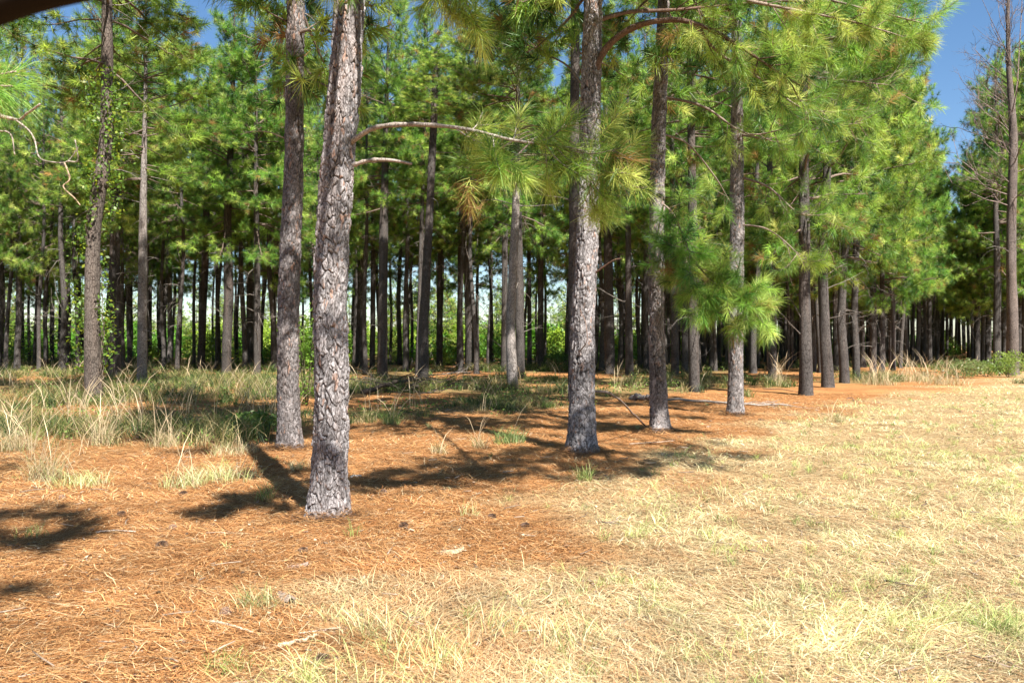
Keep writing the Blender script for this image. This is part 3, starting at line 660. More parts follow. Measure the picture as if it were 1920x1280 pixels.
VINE_TREE = None
for (lb, py0, sp, H, cb, cr, rz, kw) in T_:
    kw = dict(kw); kw.setdefault('dead', 26); kw.setdefault('deadL', 1.5)
    d = GD(py0); r = reg(pine(lb, py0, sp, H, cb, cr, k=16 if d > 30 else 28, seg=.1, rz=rz, det_h=1e-3, **kw))
    if 'vine' in lb and lb.startswith('dark pine wrapped'): VINE_TREE = r

# ------------------------------------------------------------------ boughs with real needle bunches (children of their tree)
def bough(tree, seed, path, r0, r1, start=.4, sub=9, subL=.55, nn=90, nlen=.22, wid=.0045, warm=0.0, col=(.26, .2, .16), brown=.03, extra=2, droop=.35, name='branch'):
    root, org = tree; rng = np.random.RandomState(seed); mb = MB()
    pts = np.array([P(*p) for p in path]) - org; pth = smooth_path(pts, 26)
    tube(mb, pth, np.linspace(r0, r1, 26) * (1 + .08 * rng.randn(26)), 8, col, 1)
    T, A = [], []
    if sub:
        T.append(pth[-1]); A.append(pth[-1] - pth[-3])
        for i in range(sub):
            s = start + (1 - start) * (i + rng.rand() * .8) / sub; k = min(24, int(s * 25)); q = pth[k]; dd = unit(pth[k + 1] - pth[k])
            d2 = unit(dd * .7 + unit(rng.randn(3)) * .9 + np.array([0, 0, .05])); L = subL * (.5 + .8 * rng.rand())
            sp = smooth_path([q, q + d2 * L * .5 + np.array([0, 0, -.05 * L]), q + d2 * L + np.array([0, 0, .08 * L])], 6)
            tube(mb, sp, np.linspace(max(.006, r1), .003, 6), 5, col, 1)
            T.append(sp[-1]); A.append(sp[-1] - sp[-2] + np.array([0, 0, .01]))
            for _ in range(extra):
                t2 = sp[rng.randint(2, 5)]; d3 = unit(d2 + rng.randn(3) * .7); e = t2 + d3 * subL * (.25 + .3 * rng.rand())
                tube(mb, [t2, (t2 + e) / 2, e], [.004, .003, .0025], 4, col, 1); T.append(e); A.append(d3 + np.array([0, 0, .15]))
        tufts(mb, rng, T, A, nn, nlen, wid, warm=warm, droop=droop, brown=brown, fine=True, shoot=.27)
    return link(name, mb.mesh(name, [M_NEEDLE, M_WOOD]), root)
dA, dB, dC, dD, dE = 7.45, GD(842), GD(848), GD(810), GD(778)
# stoutest pine: long arching branch that carries the drooping bunches, the broken stub, the top tuft
bough(PA, 1, [(655, 268, dA), (700, 240, 7.3), (760, 233, 7.2), (830, 236, 7.1), (890, 245, 7.1), (960, 262, 7.2), (1030, 272, 7.3), (1100, 280, 7.4)], .027, .008, start=.50, brown=0, sub=19, subL=.5, nn=85, wid=.004, warm=.08, col=(.36, .31, .27))
bough(PA, 2, [(655, 312, dA), (690, 301, 7.4), (730, 300, 7.35), (772, 307, 7.3)], .024, .012, sub=0, col=(.40, .34, .30))
bough(PA, 3, [(1000, 262, 7.2), (960, 300, 7.0), (930, 330, 6.9)], .008, .005, start=.5, sub=3, subL=.28, nn=110, wid=.004, warm=.38)
bough(PA, 4, [(1040, 270, 7.3), (1100, 300, 7.5), (1150, 320, 7.6)], .008, .005, start=.1, sub=12, subL=.45, nn=80, wid=.0036, warm=.2)
bough(PA, 5, [(1090, 300, 7.5), (1105, 360, 7.6), (1120, 400, 7.7)], .007, .005, start=.7, sub=3, subL=.2, nn=70, nlen=.18, wid=.004, warm=.45)
bough(PA, 6, [(930, 310, 7.0), (890, 350, 6.9), (880, 372, 6.9)], .006, .004, start=.8, sub=2, subL=.14, nn=60, nlen=.16, wid=.004, warm=.35, brown=.5)
bough(PA, 7, [(660, -60, dA), (740, -70, 7.0), (830, -40, 6.5), (870, -15, 6.3)], .028, .008, start=.5, sub=8, subL=.4, nn=120, wid=.004, warm=.30)
bough(PA, 8, [(650, -50, dA), (650, -40, 6.8), (655, -10, 6.3)], .02, .006, start=.5, sub=3, subL=.3, nn=110, wid=.004, warm=.15)
# centre pine: the heavy arching limb and its needle boughs over the field edge
bough(PC, 11, [(1105, 180, dC), (1130, 100, 11.7), (1180, 55, 11.5), (1240, 38, 11.3), (1300, 42, 11.2), (1370, 75, 11.2), (1430, 115, 11.2), (1500, 160, 11.2)], .062, .012, start=.55, sub=14, subL=.7, nn=90, warm=.1, col=(.16, .10, .075))
bough(PC, 12, [(1112, 40, dC), (1180, 22, 12.2), (1260, 18, 12.6), (1350, 10, 12.8), (1450, 0, 13)], .04, .01, start=.5, sub=14, subL=.8, nn=85, warm=.05, col=(.16, .10, .075))
bough(PC, 13, [(1300, 42, 11.2), (1350, 100, 11.4), (1430, 150, 11.5), (1500, 200, 11.6), (1560, 210, 11.7)], .022, .007, start=.2, sub=16, subL=.6, nn=85, warm=.05)
bough(PC, 14, [(1400, 0, 12.5), (1500, 20, 12.6), (1600, 40, 12.6), (1700, 70, 12.6)], .03, .008, start=.1, sub=18, subL=.62, nn=90, warm=.12)
bough(PC, 15, [(1560, 0, 12.6), (1640, 20, 12.6), (1720, 40, 12.6), (1745, 50, 12.6)], .02, .008, start=.1, sub=16, subL=.55, nn=90, warm=.2)
bough(PC, 16, [(1094, 160, dC), (1060, 120, 12.6), (1000, 90, 13.4), (960, 60, 14)], .02, .008, start=.5, sub=9, subL=.6, nn=70, warm=-.1)
bough(PC, 17, [(1105, 520, dC), (1125, 505, 11.7), (1150, 488, 11.5), (1168, 484, 11.4)], .016, .006, sub=0, col=(.20, .12, .09))
bough(PC, 18, [(1085, 660, 11.7), (1100, 640, 11.55), (1098, 605, 11.55), (1088, 582, 11.62)], .009, .005, sub=0, col=(.22, .15, .12))
def CS(tx, ty, z):                                  # the place at height z whose shadow falls on a given spot of the ground
    y = GD(ty); x = (tx - CX) / F * y; L = z / math.tan(SUN_EL); x += sh.x * L; y += sh.y * L
    return (CX + F * x / y, HY - F * (z - EYE) / y, y)
bough(PC, 51, [(1115, -180, dC), CS(1100, 830, 7.2), CS(950, 850, 6.3), CS(770, 885, 6.0)], .05, .01, start=.3, sub=46, subL=.8, nn=80, wid=.006)
bough(PC, 52, [(1115, -150, dC), CS(1050, 800, 7.4), CS(900, 800, 7.1), CS(740, 812, 6.8)], .05, .01, start=.3, sub=44, subL=.9, nn=80, wid=.006)
bough(PD, 53, [(1245, -120, dD), CS(1300, 835, 7.2), CS(1160, 850, 6.6), CS(1010, 862, 6.3)], .05, .01, start=.3, sub=46, subL=.8, nn=80, wid=.006)
bough(PC, 55, [(1115, -240, dC), CS(1000, 790, 8), CS(860, 785, 7.6), CS(720, 792, 7.4)], .05, .01, start=.3, sub=46, subL=.9, nn=80, wid=.006)
bough(PC, 56, [(1115, -260, dC), CS(900, 880, 7.4), CS(800, 900, 7), CS(700, 905, 6.8)], .05, .01, start=.5, sub=26, subL=.6, nn=70)
bough(PC, 58, [(1115, -210, dC), CS(1120, 850, 6.9), CS(1000, 880, 6.2), CS(860, 870, 5.9)], .04, .01, start=.3, sub=40, subL=.7, nn=75, wid=.006)
bough(PD, 59, [(1245, -160, dD), CS(1340, 860, 7.4), CS(1260, 870, 6.8), CS(1150, 890, 6.5)], .04, .01, start=.5, sub=20, subL=.55, nn=75, wid=.006)
bough(PA, 57, [(655, -170, dA), CS(540, 960, 5.6), CS(480, 930, 5.4), CS(420, 965, 5.2)], .03, .008, start=.5, sub=22, subL=.4, nn=110, wid=.006)
bough(PA, 54, [(660, -150, dA), (760, -260, 6.4), (900, -400, 5.4), (1000, -500, 4.8)], .04, .01, start=.4, sub=16, subL=.5, nn=70)
# next pine: low needle bunches hanging at the field edge
bough(PD, 21, [(1240, 380, dD), (1262, 400, 14.0), (1280, 440, 13.6), (1295, 480, 13.3)], .02, .008, start=.2, sub=24, subL=.6, nn=95, warm=-.05)
bough(PD, 22, [(1243, 440, dD), (1290, 480, 13.9), (1340, 530, 13.6), (1400, 575, 13.4)], .022, .007, start=.25, sub=26, subL=.6, nn=95, warm=.08)
bough(PD, 23, [(1340, 530, 13.6), (1385, 560, 13.3), (1430, 590, 13.2)], .012, .006, start=.05, sub=24, subL=.5, nn=100, warm=.25)
bough(PD, 24, [(1280, 470, 13.7), (1300, 520, 13.5), (1320, 570, 13.4)], .012, .006, start=.1, sub=18, subL=.5, nn=90, warm=.1)
bough(PD, 25, [(1240, 180, dD), (1320, 200, 14.2), (1400, 250, 14), (1480, 240, 13.8)], .03, .008, start=.45, sub=9, subL=.7, nn=75, warm=.1)
bough(PD, 26, [(1240, 250, dD), (1290, 270, 14.8), (1340, 330, 15), (1370, 380, 15.2)], .024, .007, start=.6, sub=4, subL=.6, nn=75, warm=.1)
# pale pine
bough(PE, 31, [(1382, 250, dE), (1450, 260, 17.5), (1540, 240, 17), (1620, 230, 16.8)], .035, .009, start=.3, sub=24, subL=.9, nn=75, warm=.08)
bough(PE, 32, [(1382, 330, dE), (1440, 350, 17.8), (1500, 400, 17.6), (1560, 400, 17.4)], .03, .009, start=.3, sub=18, subL=.8, nn=75, warm=.05)
bough(PE, 33, [(1383, 150, dE), (1480, 140, 17.5), (1580, 150, 17), (1680, 160, 16.8)], .035, .009, start=.3, sub=24, subL=.9, nn=75, warm=.08)
bough(PE, 34, [(1382, 420, dE), (1440, 430, 17.6), (1490, 470, 17.2), (1510, 500, 17)], .02, .008, start=.4, sub=9, subL=.6, nn=75, warm=.0)
# grey brown pine: bare dead branches
bough(PB, 41, [(540, 262, dB), (505, 248, 12), (475, 246, 11.8), (450, 252, 11.7)], .012, .004, sub=0, col=(.40, .33, .27))
bough(PB, 42, [(538, 40, dB), (500, 20, 12), (480, -5, 11.9)], .014, .008, sub=0, col=(.14, .10, .08))
bough(PB, 43, [(566, 60, dB), (600, 40, 12.5), (640, 25, 12.7), (665, 10, 12.9)], .013, .006, sub=0, col=(.16, .12, .10))
bough(PB, 44, [(566, 155, dB), (590, 148, 12.5), (612, 130, 12.6)], .012, .006, sub=0, col=(.20, .15, .12))

# vine on the shaded left pine: looping stems and small yellow green leaves
def vine():
    root, org = VINE_TREE; rng = np.random.RandomState(77); mb = MB(); d = org[1]
    for j in range(5):
        a0 = rng.rand() * 6.28; z = np.linspace(0, 6.5, 60); a = a0 + z * (.6 + .4 * rng.rand()); R = .25 + .03 * rng.randn(60)
        cx = np.interp(z, [0, 3.2, 7.5], [0, 0, .27])
        tube(mb, np.stack([cx + R * np.cos(a), R * np.sin(a), z], 1), np.full(60, .012), 5, (.13, .10, .08), 1)
    n = 5200; z = np.abs(rng.rand(n) ** 1.0) * 8.6 + .8; a = rng.rand(n) * 6.28
    cl = vnoise(np.stack([np.cos(a) * 1.2, np.sin(a) * 1.2, z * 1.1], 1)); ok = rng.rand(n) < np.clip((cl - .45) * 5, 0, 1); z, a = z[ok], a[ok]; n = len(z)
    R = .26 + np.abs(rng.randn(n)) * .20; p = np.stack([np.interp(z, [0, 3.2, 7.5], [0, 0, .27]) + R * np.cos(a), R * np.sin(a), z], 1)
    s = .052 * (.5 + .9 * rng.rand(n)); u = unit(rng.randn(n, 3)); v_ = unit(np.cross(u, rng.randn(n, 3)))
    v = np.stack([p - u * s[:, None], p - v_ * (s * .6)[:, None], p + u * s[:, None], p + v_ * (s * .6)[:, None]], 1).reshape(-1, 3)
    c = np.array([.10, .20, .03]) * (.6 + .8 * rng.rand(n, 1)) + np.array([.12, .09, 0]) * (rng.rand(n, 1) < .2)
    mb.add(v, np.repeat(c, 4, 0), np.arange(n * 4).reshape(n, 4)); link('vine', mb.mesh('vine', [M_LEAF, M_WOOD]), root)
vine()

# the pine just outside the left edge whose low twigs hang into view
def left_tree():
    rng = np.random.RandomState(91)
    root = bpy.data.objects.new('pine_tree', None); C.objects.link(root); x0, y0 = -5.6, 3.4; root.location = (x0, y0, gz1(x0, y0)); org = np.array([x0, y0, gz1(x0, y0)])
    mb = MB(); z = np.linspace(0, 14, 70); path = np.stack([.02 * z, 0 * z, z], 1)
    trunk_shell(mb, path, .17 * (1 - z / 14) ** .7 + .012, 24, rng); link('trunk', mb.mesh('trunk', [M_BARK]), root)
    cr = link('crown', CROWNS[2], root); cr.location = (.1, 0, 6); cr.scale = (.9, .9, .8)
    tag(root, 'pine beyond the left picture edge whose pale bare twigs hang into view', 'pine tree'); t = (root, org)
    pale = (.34, .29, .24); W = P(-30, 170, 3.3)
    def bp(pts, a, b, **k):                         # first points given in world metres via the trunk
        return bough(t, k.pop('seed', 5), pts, a, b, **k)
    bp([(-1450, 130, 3.4), (-900, 60, 3.3), (-400, 120, 3.2), (-120, 190, 3.2), (25, 223, 3.2)], .03, .006, sub=0, col=(.4, .33, .27))
    bp([(-60, 190, 3.2), (25, 223, 3.2), (50, 212, 3.15), (74, 195, 3.1)], .006, .004, sub=0, col=pale)
    bp([(28, 224, 3.2), (52, 243, 3.15), (64, 262, 3.1), (73, 295, 3.05), (100, 304, 3.0), (126, 302, 3.0), (146, 276, 3.0)], .0034, .0018, sub=0, col=pale)
    bp([(126, 302, 3.0), (145, 300, 3.0), (140, 262, 3.0)], .003, .002, sub=0, col=pale)
    bp([(-40, 250, 3.2), (15, 248, 3.2), (27, 290, 3.2)], .004, .002, sub=0, col=pale)
    bp([(120, 304, 3.0), (130, 335, 3.0), (118, 350, 3.0), (140, 372, 3.0), (150, 385, 3.0)], .003, .0015, sub=0, col=(.5, .36, .24))
    bp([(-300, 60, 3.2), (-120, 110, 3.2), (-40, 150, 3.2)], .012, .005, start=.75, sub=3, subL=.18, nn=90, nlen=.2, wid=.0022, warm=.15, droop=.8)
    # the shading bough above, just out of view
    bp([(-1500, -700, 3.4), CS(-150, 1000, 4.2), CS(30, 1010, 4.0), CS(150, 1000, 4.2)], .04, .01, start=.3, sub=30, subL=.5, nn=90, warm=0)
    bp([(-1500, -700, 3.4), CS(-150, 970, 4.4), CS(30, 970, 4.2), CS(120, 965, 4.2)], .04, .01, start=.4, sub=12, subL=.4, nn=90, warm=0)
left_tree()

# dead pine at the right edge: bare branching crown
def dead_tree():
    d = GD(702); rng = np.random.RandomState(123)
    r = pine('tall leafless dead pine with bare twiggy crown against blue sky at right', 702,
      [(702, 1898, 22), (500, 1896, 18), (250, 1898, 14), (140, 1891, 10), (40, 1889, 7), (-60, 1890, 4)], 22.5, 6, None, k=16, dead=14, deadL=1.6, col=np.array([.17, .14, .125]), name='dead_pine')
    reg(r); root, org = r; mb = MB(); col = (.22, .165, .14)
    def grow(p, dr, L, rad, depth):
        n = 6; path = [p]; q = p; dd = dr
        for i in range(n - 1):
            dd = unit(dd + rng.randn(3) * .10 + np.array([0, 0, .10])); q = q + dd * L / (n - 1); path.append(q)
        tube(mb, path, np.linspace(rad, rad * .4, n), 4 if depth < 2 else 3, col, 0, cap=False)
        if depth > 0:
            for k in range(rng.randint(3, 6)):
                i = rng.randint(1, n); b = path[i]; ax = unit(path[i] - path[i - 1]); sd = unit(np.cross(ax, rng.randn(3)))
                grow(b, unit(ax * .8 + sd * .75), L * (.35 + .25 * rng.rand()), rad * .5, depth - 1)
    fx = lambda z: ((np.interp(EYE + 0 * z, [0], [0]) + np.interp(HY - (z - EYE) * F / d, [-60, 40, 140, 250, 500, 702], [1890, 1889, 1891, 1898, 1896, 1898]) - CX) / F * d) - org[0]
    for z in np.linspace(9, 21.8, 44):
        az = rng.rand() * 2 * PI
        if rng.rand() < .6: az = PI + rng.randn() * .8
        t = (z - 8) / 14; L = 3.4 * (1 - t) ** .6 * (.6 + .5 * rng.rand()) + .4; e = math.radians(10 + 45 * t)
        grow(np.array([fx(z), 0, z]), np.array([math.cos(az) * math.cos(e), math.sin(az) * math.cos(e), math.sin(e)]), L, .012 + .008 * L, 3 if L > 1.6 else 2)
    grow(np.array([fx(12.5), 0, 12.5]), unit(np.array([.12, 0, 1.0])), 8.5, .055, 2)
    link('crown', mb.mesh('crown', [M_BARK]), root)
dead_tree()

# ------------------------------------------------------------------ the rest of the plantation, row by row
def plantation():
    rng = np.random.RandomState(55); u = np.array([.5145, .8575]); nn = np.array([-.8575, .5145]); P0 = np.array([-1.7, 7.45]); cand = []
    for r in range(0, 52):
        s = -20 + rng.rand() * 2
        while s < 190:
            s += 3.1 + rng.rand() * 1.3; p = P0 + u * s + nn * (r * 3.1) + rng.randn(2) * .35; cand.append(p)
    for r in range(1, 22):                               # block beyond the field on the right
        s = 55 + rng.rand() * 2
        while s < 200:
            s += 3.2 + rng.rand() * 1.3; p = P0 + u * s - nn * (r * 3.6) + rng.randn(2) * .35; px = CX + F * p[0] / p[1]
            if p[1] < 62 or (px < 1830 and p[1] < 78): continue
            cand.append(p)
    ex = np.array(EXP); out = []
    for p in cand:
        if p[1] < 8: continue
        px = CX + F * p[0] / p[1]
        if px < -420 or px > 2350: continue
        inside = -60 < px < 1980
        if inside and p[1] < 43: continue
        if not inside and p[1] < 18: continue
        if px > 1980 and p[1] < 62: continue
        lim = 92 if px < 1250 else 150
        if px < 1250: lim = 77
        if p[1] > lim: continue
        if np.min(np.hypot(ex[:, 0] - p[0], ex[:, 1] - p[1])) < 2.2: continue
        out.append((p[1] / (1 if inside else .6), p[0], p[1], px, inside))
    out.sort(); far = []
    ind = 0
    for (_, x, y, px, inside) in out:
        if ind < 235:
            zone = 'left' if px < 640 else 'middle' if px < 1280 else 'right'
            if inside:
                lab = {'left': 'slim background pine deep in the left third of the stand', 'middle': 'slim background pine deep in the middle of the stand',
                       'right': 'slim background pine in the dark receding rows on the right'}[zone]
            else: lab = 'pine standing just outside the picture beside the stand'; zone = 'off'
            grp = {'left': 'background pines on the left', 'middle': 'background pines in the middle', 'right': 'background pines on the right', 'off': 'pines outside the picture'}[zone]
            add_pine(x, y, TRUNKS[rng.randint(7)], OPEN[rng.randint(5)] if px < 1400 else CROWNS[rng.randint(6)], 19 + 3 * rng.rand(), (5.2 + 5.6 * rng.rand()) if px < 1400 else (5.6 + 2 * rng.rand()), rng.rand() * 6.28, .85 + .3 * rng.rand(), lab, grp,
                     (rng.randn() * .012, rng.randn() * .012, .9 + .25 * rng.rand())); ind += 1
        else: far.append((x, y))
    print('individual', ind, 'far', len(far))
    # far rows: one mass
    mb = MB(); lows = []
    for me in LOW:
        v = np.zeros(len(me.vertices) * 3, np.float32); me.vertices.foreach_get('co', v); v = v.reshape(-1, 3)
        c = np.zeros(len(v) * 4, np.float32); me.attributes['col'].data.foreach_get('color', c); c = c.reshape(-1, 4)[:, :3]
        nq = [tuple(p.vertices) for p in me.polygons if len(p.vertices) == 4]; ntq = [tuple(p.vertices) for p in me.polygons if len(p.vertices) == 3]
        lows.append((v, c, np.array(nq), np.array(ntq)))
    for (x, y) in far:
        v, c, q, t = lows[rng.randint(len(lows))]; a = rng.rand() * 6.28; H = 16.5 + 2.5 * rng.rand(); cb = 5.6 + 2.5 * rng.rand(); k = (H - cb) / 10
        R = np.array([[math.cos(a), -math.sin(a), 0], [math.sin(a), math.cos(a), 0], [0, 0, 1]]); vv = (v @ R.T) * [1, 1, k] + [x, y, cb]
        mb.add(vv, c * (.8 + .4 * rng.rand()), q, t, 0)
        z = np.linspace(-.1, H, 9); r0 = .15 + .05 * rng.rand()
        tube(mb, np.stack([x + .08 * np.sin(z * .4 + a), y + 0 * z, z], 1), r0 * (1 - np.clip(z, 0, H) / H) ** .7 + .01, 6, GREY * .9, 1)
    for i in range(95):                                  # sunlit young pines beyond the stand
        y = 92 + 24 * rng.rand(); px = -250 + 1600 * rng.rand(); x = (px - CX) / F * y
        v, c, q, t = lows[rng.randint(len(lows))]; H = 5.5 + 6.0 * rng.rand(); a = rng.rand() * 6.28; k = (H - .8) / 10
        R = np.array([[math.cos(a), -math.sin(a), 0], [math.sin(a), math.cos(a), 0], [0, 0, 1]]); vv = (v @ R.T) * [.8, .8, k] + [x, y, .8]
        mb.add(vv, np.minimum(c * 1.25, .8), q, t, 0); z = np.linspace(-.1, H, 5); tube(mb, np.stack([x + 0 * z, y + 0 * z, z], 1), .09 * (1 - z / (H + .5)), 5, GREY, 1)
    if far or True:
        o = link('distant_pines', mb.mesh('distant_pines', [M_NEEDLE, M_BARK])); tag(o, 'farthest rows of the pine stand merging into one dark mass', 'pine wood', kind='stuff')
plantation()

# ------------------------------------------------------------------ broadleaf undergrowth at the back of the stand
def leaf_cloud(mb, rng, c, r, n, size, base, thr=.43):
    p = rng.randn(n, 3); p = unit(p) * (rng.rand(n, 1) ** .45); nz = vnoise(p * 2.6 + c * .7 + 20)
    p = p[nz > thr]; n = len(p); p = p * r + c; s = size * (.6 + .8 * rng.rand(n)); u = unit(rng.randn(n, 3)); v_ = unit(np.cross(u, rng.randn(n, 3)))
    v = np.stack([p - u * s[:, None], p - v_ * (s * .55)[:, None], p + u * s[:, None], p + v_ * (s * .55)[:, None]], 1).reshape(-1, 3)
    cc = base * (.65 + .7 * rng.rand(n, 1)); mb.add(v, np.repeat(cc, 4, 0), np.arange(n * 4).reshape(n, 4))
def thicket():
    rng = np.random.RandomState(66); mb = MB()
    for i in range(560):
        deep = i > 300
        y = 60 + 36 * rng.rand() if not deep else 93 + 16 * rng.rand()
        px = -260 + 2500 * rng.rand()
        if px > 1250: y += 52
        if px > 1800 and not deep: continue
        x = (px - CX) / F * y; h = .7 + 1.6 * rng.rand() ** 1.3 if not deep else .8 + 2.2 * rng.rand() ** .9
        b = np.array([.09, .19, .025]) if rng.rand() < .7 else np.array([.20, .27, .04])
        leaf_cloud(mb, rng, np.array([x, y, h * .75]), np.array([1.4, 1.0, h]) * (.7 + .5 * rng.rand()) * ([1, 1, 1] if not deep else [1.6, 1, 1]), 520 if not deep else 1000, .10 if not deep else .19, b * (1 if not deep else 1.6), .43 if not deep else .33)
    o = link('thicket', mb.mesh('thicket', [M_LEAF])); tag(o, 'bright green leafy thicket seen through the far trunks', 'thicket', kind='stuff')
thicket()
def shrub(px, py, h, w_, n, label, base, seed, dots=False):
    rng = np.random.RandomState(seed); y = GD(py); x = (px - CX) / F * y; mb = MB()
    root = bpy.data.objects.new('shrub', None); C.objects.link(root); root.location = (x, y, gz1(x, y))
    leaf_cloud(mb, rng, np.array([0, 0, h * .55]), np.array([w_, w_, h * .55]), n, .03 + y * .0006, np.array(base)); me = mb.mesh('foliage', [M_LEAF]); link('foliage', me, root)
    ms = MB()
    for i in range(9):
        a = rng.rand() * 6.28; e = np.array([math.cos(a) * w_ * .7, math.sin(a) * w_ * .7, h * (.7 + .3 * rng.rand())])
        tube(ms, smooth_path([[0, 0, -.05], e * .5 + rng.randn(3) * .05, e], 6), np.linspace(.012, .004, 6), 4, (.20, .17, .10))
    link('stem', ms.mesh('stem', [M_WOOD]), root); tag(root, label, 'shrub')
shrub(1850, 706, .8, 1.2, 1500, 'low leafy green bush in front of the dark pine at right', (.13, .22, .05), 1)
shrub(1890, 706, 1.3, .9, 1600, 'yellow green bush at the foot of the dead pine', (.20, .28, .06), 2)
shrub(1800, 708, .9, 1.3, 1800, 'dull green weedy bush left of the leafy one, by tan grass', (.15, .20, .07), 3)
shrub(575, 760, 2.6, .45, 1500, 'leafy green sapling rising behind the grey brown pine', (.14, .28, .04), 4)
shrub(470, 818, .42, .55, 1500, 'low dark green weed patch left of the grey brown pine', (.10, .18, .04), 5)
shrub(1050, 690, 1.0, 1.4, 1500, 'round dark bush behind the stand in the centre', (.09, .17, .04), 6)

# ------------------------------------------------------------------ grass clumps that stand by themselves
def clump(px, py, h, n, spread, tone, label, seed, group=None, heads=0):
    rng = np.random.RandomState(seed); y = GD(py); x = (px - CX) / F * y; mb = MB()
    n = int(n * .65) if tone == 'pale' else n; b = np.stack([np.clip(rng.randn(n), -1.5, 1.5) * spread, np.clip(rng.randn(n), -1.5, 1.5) * spread, np.zeros(n)], 1); b[:, 2] = gz(b[:, 0] + x, b[:, 1] + y) - gz1(x, y)
    pal = {'green': [(.22, .30, .08), (.32, .38, .11), (.48, .48, .20), (.14, .22, .05)], 'pale': [(.56, .53, .28), (.42, .46, .18), (.64, .58, .36), (.28, .33, .11)],
           'tan': [(.48, .38, .22), (.36, .30, .16), (.56, .47, .30), (.22, .25, .09)], 'dark': [(.14, .22, .06), (.20, .28, .09), (.30, .30, .14), (.10, .17, .05)]}[tone]
    c = np.array(pal)[rng.randint(0, 4, n)] * (.75 + .45 * rng.rand(n, 1))
    blades(mb, rng, b, h * (.35 + .6 * rng.rand(n)), np.full(n, .0024 + .00035 * y), .08 + .55 * rng.rand(n), c, curl=.9)
    if heads:
        hb = np.stack([np.clip(rng.randn(heads), -1, 1) * spread * .8, np.clip(rng.randn(heads), -1, 1) * spread * .8, np.zeros(heads)], 1)
        blades(mb, rng, hb, h * (1.2 + .7 * rng.rand(heads)), np.full(heads, .004 + .0003 * y), .02 + .2 * rng.rand(heads), np.array([.66, .52, .34]) * (.8 + .4 * rng.rand(heads, 1)), curl=.8, head=True)
    o = link('grass_clump', mb.mesh('grass_clump', [M_GRASS])); o.location = (x, y, gz1(x, y)); tag(o, label, 'grass clump', group)
CL = [(485, 1140, .22, 260, .07, 'pale', 'pale green grass clump beside the curled piece of bark', 0),
 (1095, 898, .32, 90, .05, 'green', 'spiky green grass tuft at the foot of the centre pine', 0),
 (900, 838, .45, 70, .07, 'tan', 'thin upright grass tuft on shaded straw left of the centre pine', 6),
 (955, 830, .42, 260, .16, 'dark', 'dark green broad grass clump in the tree shadow', 2),
 (880, 965, .22, 60, .05, 'pale', 'sparse pale tuft on open straw right of the stoutest pine', 0),
 (497, 938, .34, 80, .05, 'green', 'green grass tuft standing in the trunk shadow', 0),
 (345, 912, .40, 280, .14, 'pale', 'pale grass clump left of the trunk shadow', 8),
 (420, 900, .36, 420, .22, 'pale', 'wide yellowish grass clump touching the trunk shadow', 3),
 (150, 905, .36, 420, .20, 'pale', 'dense bright grass clump at the straw edge, left part', 2),
 (85, 895, .62, 260, .12, 'tan', 'tall mixed grass clump left of the dense bright one', 10),
 (190, 838, .60, 260, .12, 'tan', 'tall tan grass with plumed stems below the vine wrapped pine', 22),
 (30, 842, .60, 300, .18, 'tan', 'tall tan grass with plumed stems at the left edge', 14),
 (310, 838, .55, 220, .14, 'tan', 'tan plumed grass below the pale sunlit pine', 16),
 (560, 880, .22, 130, .08, 'tan', 'dry grass fringe between the two nearest pines', 0),
 (440, 852, .30, 260, .2, 'tan', 'brown dry grass clump before the grey brown pine', 4),
 (60, 1010, .20, 40, .06, 'green', 'thin green sprigs on straw at the far left', 0),
 (430, 1262, .16, 120, .07, 'green', 'small leafy green sprig cluster at the bottom edge', 0),
 (800, 1240, .28, 220, .14, 'pale', 'bright grass clump at the bottom edge, left one', 0),
 (700, 1200, .24, 160, .10, 'pale', 'loose pale grass clump above the bottom edge left of the brighter ones', 0),
 (935, 1190, .24, 200, .12, 'pale', 'pale yellow grass clump near the bottom centre', 0),
 (1080, 1210, .26, 130, .12, 'pale', 'tall pale grass clump right of the bottom centre', 0),
 (1880, 1190, .24, 160, .08, 'green', 'fresh green tuft in bleached grass near the right edge', 0),
 (825, 850, .3, 110, .07, 'tan', 'dry tuft on straw behind the stoutest pine, to its right', 3),
 (735, 795, .5, 160, .1, 'dark', 'shaded green grass clump beside the brush pile', 6),
 (640, 1165, .16, 130, .09, 'pale', 'low pale grass clump by the dry sticks', 0),
 (1565, 790, .35, 120, .15, 'tan', 'tan grass wisps in front of the dark edge row pine', 6),
 (1650, 722, .8, 200, .4, 'tan', 'tall tan grass at the foot of the thin dark pines', 30),
 (1720, 716, .9, 240, .6, 'tan', 'tall tan grass drift left of the dull green bush', 40),
 (1770, 722, .7, 220, .5, 'tan', 'shorter tan grass drift before the dull green bush', 20),
 (1460, 722, .9, 160, .25, 'tan', 'tall bleached grass behind the slim leaning pine', 26)]
for i, (px, py, h, n, sp, tone, lb, hd) in enumerate(CL): clump(px, py, h, n, sp, tone, lb, 900 + i, heads=hd)

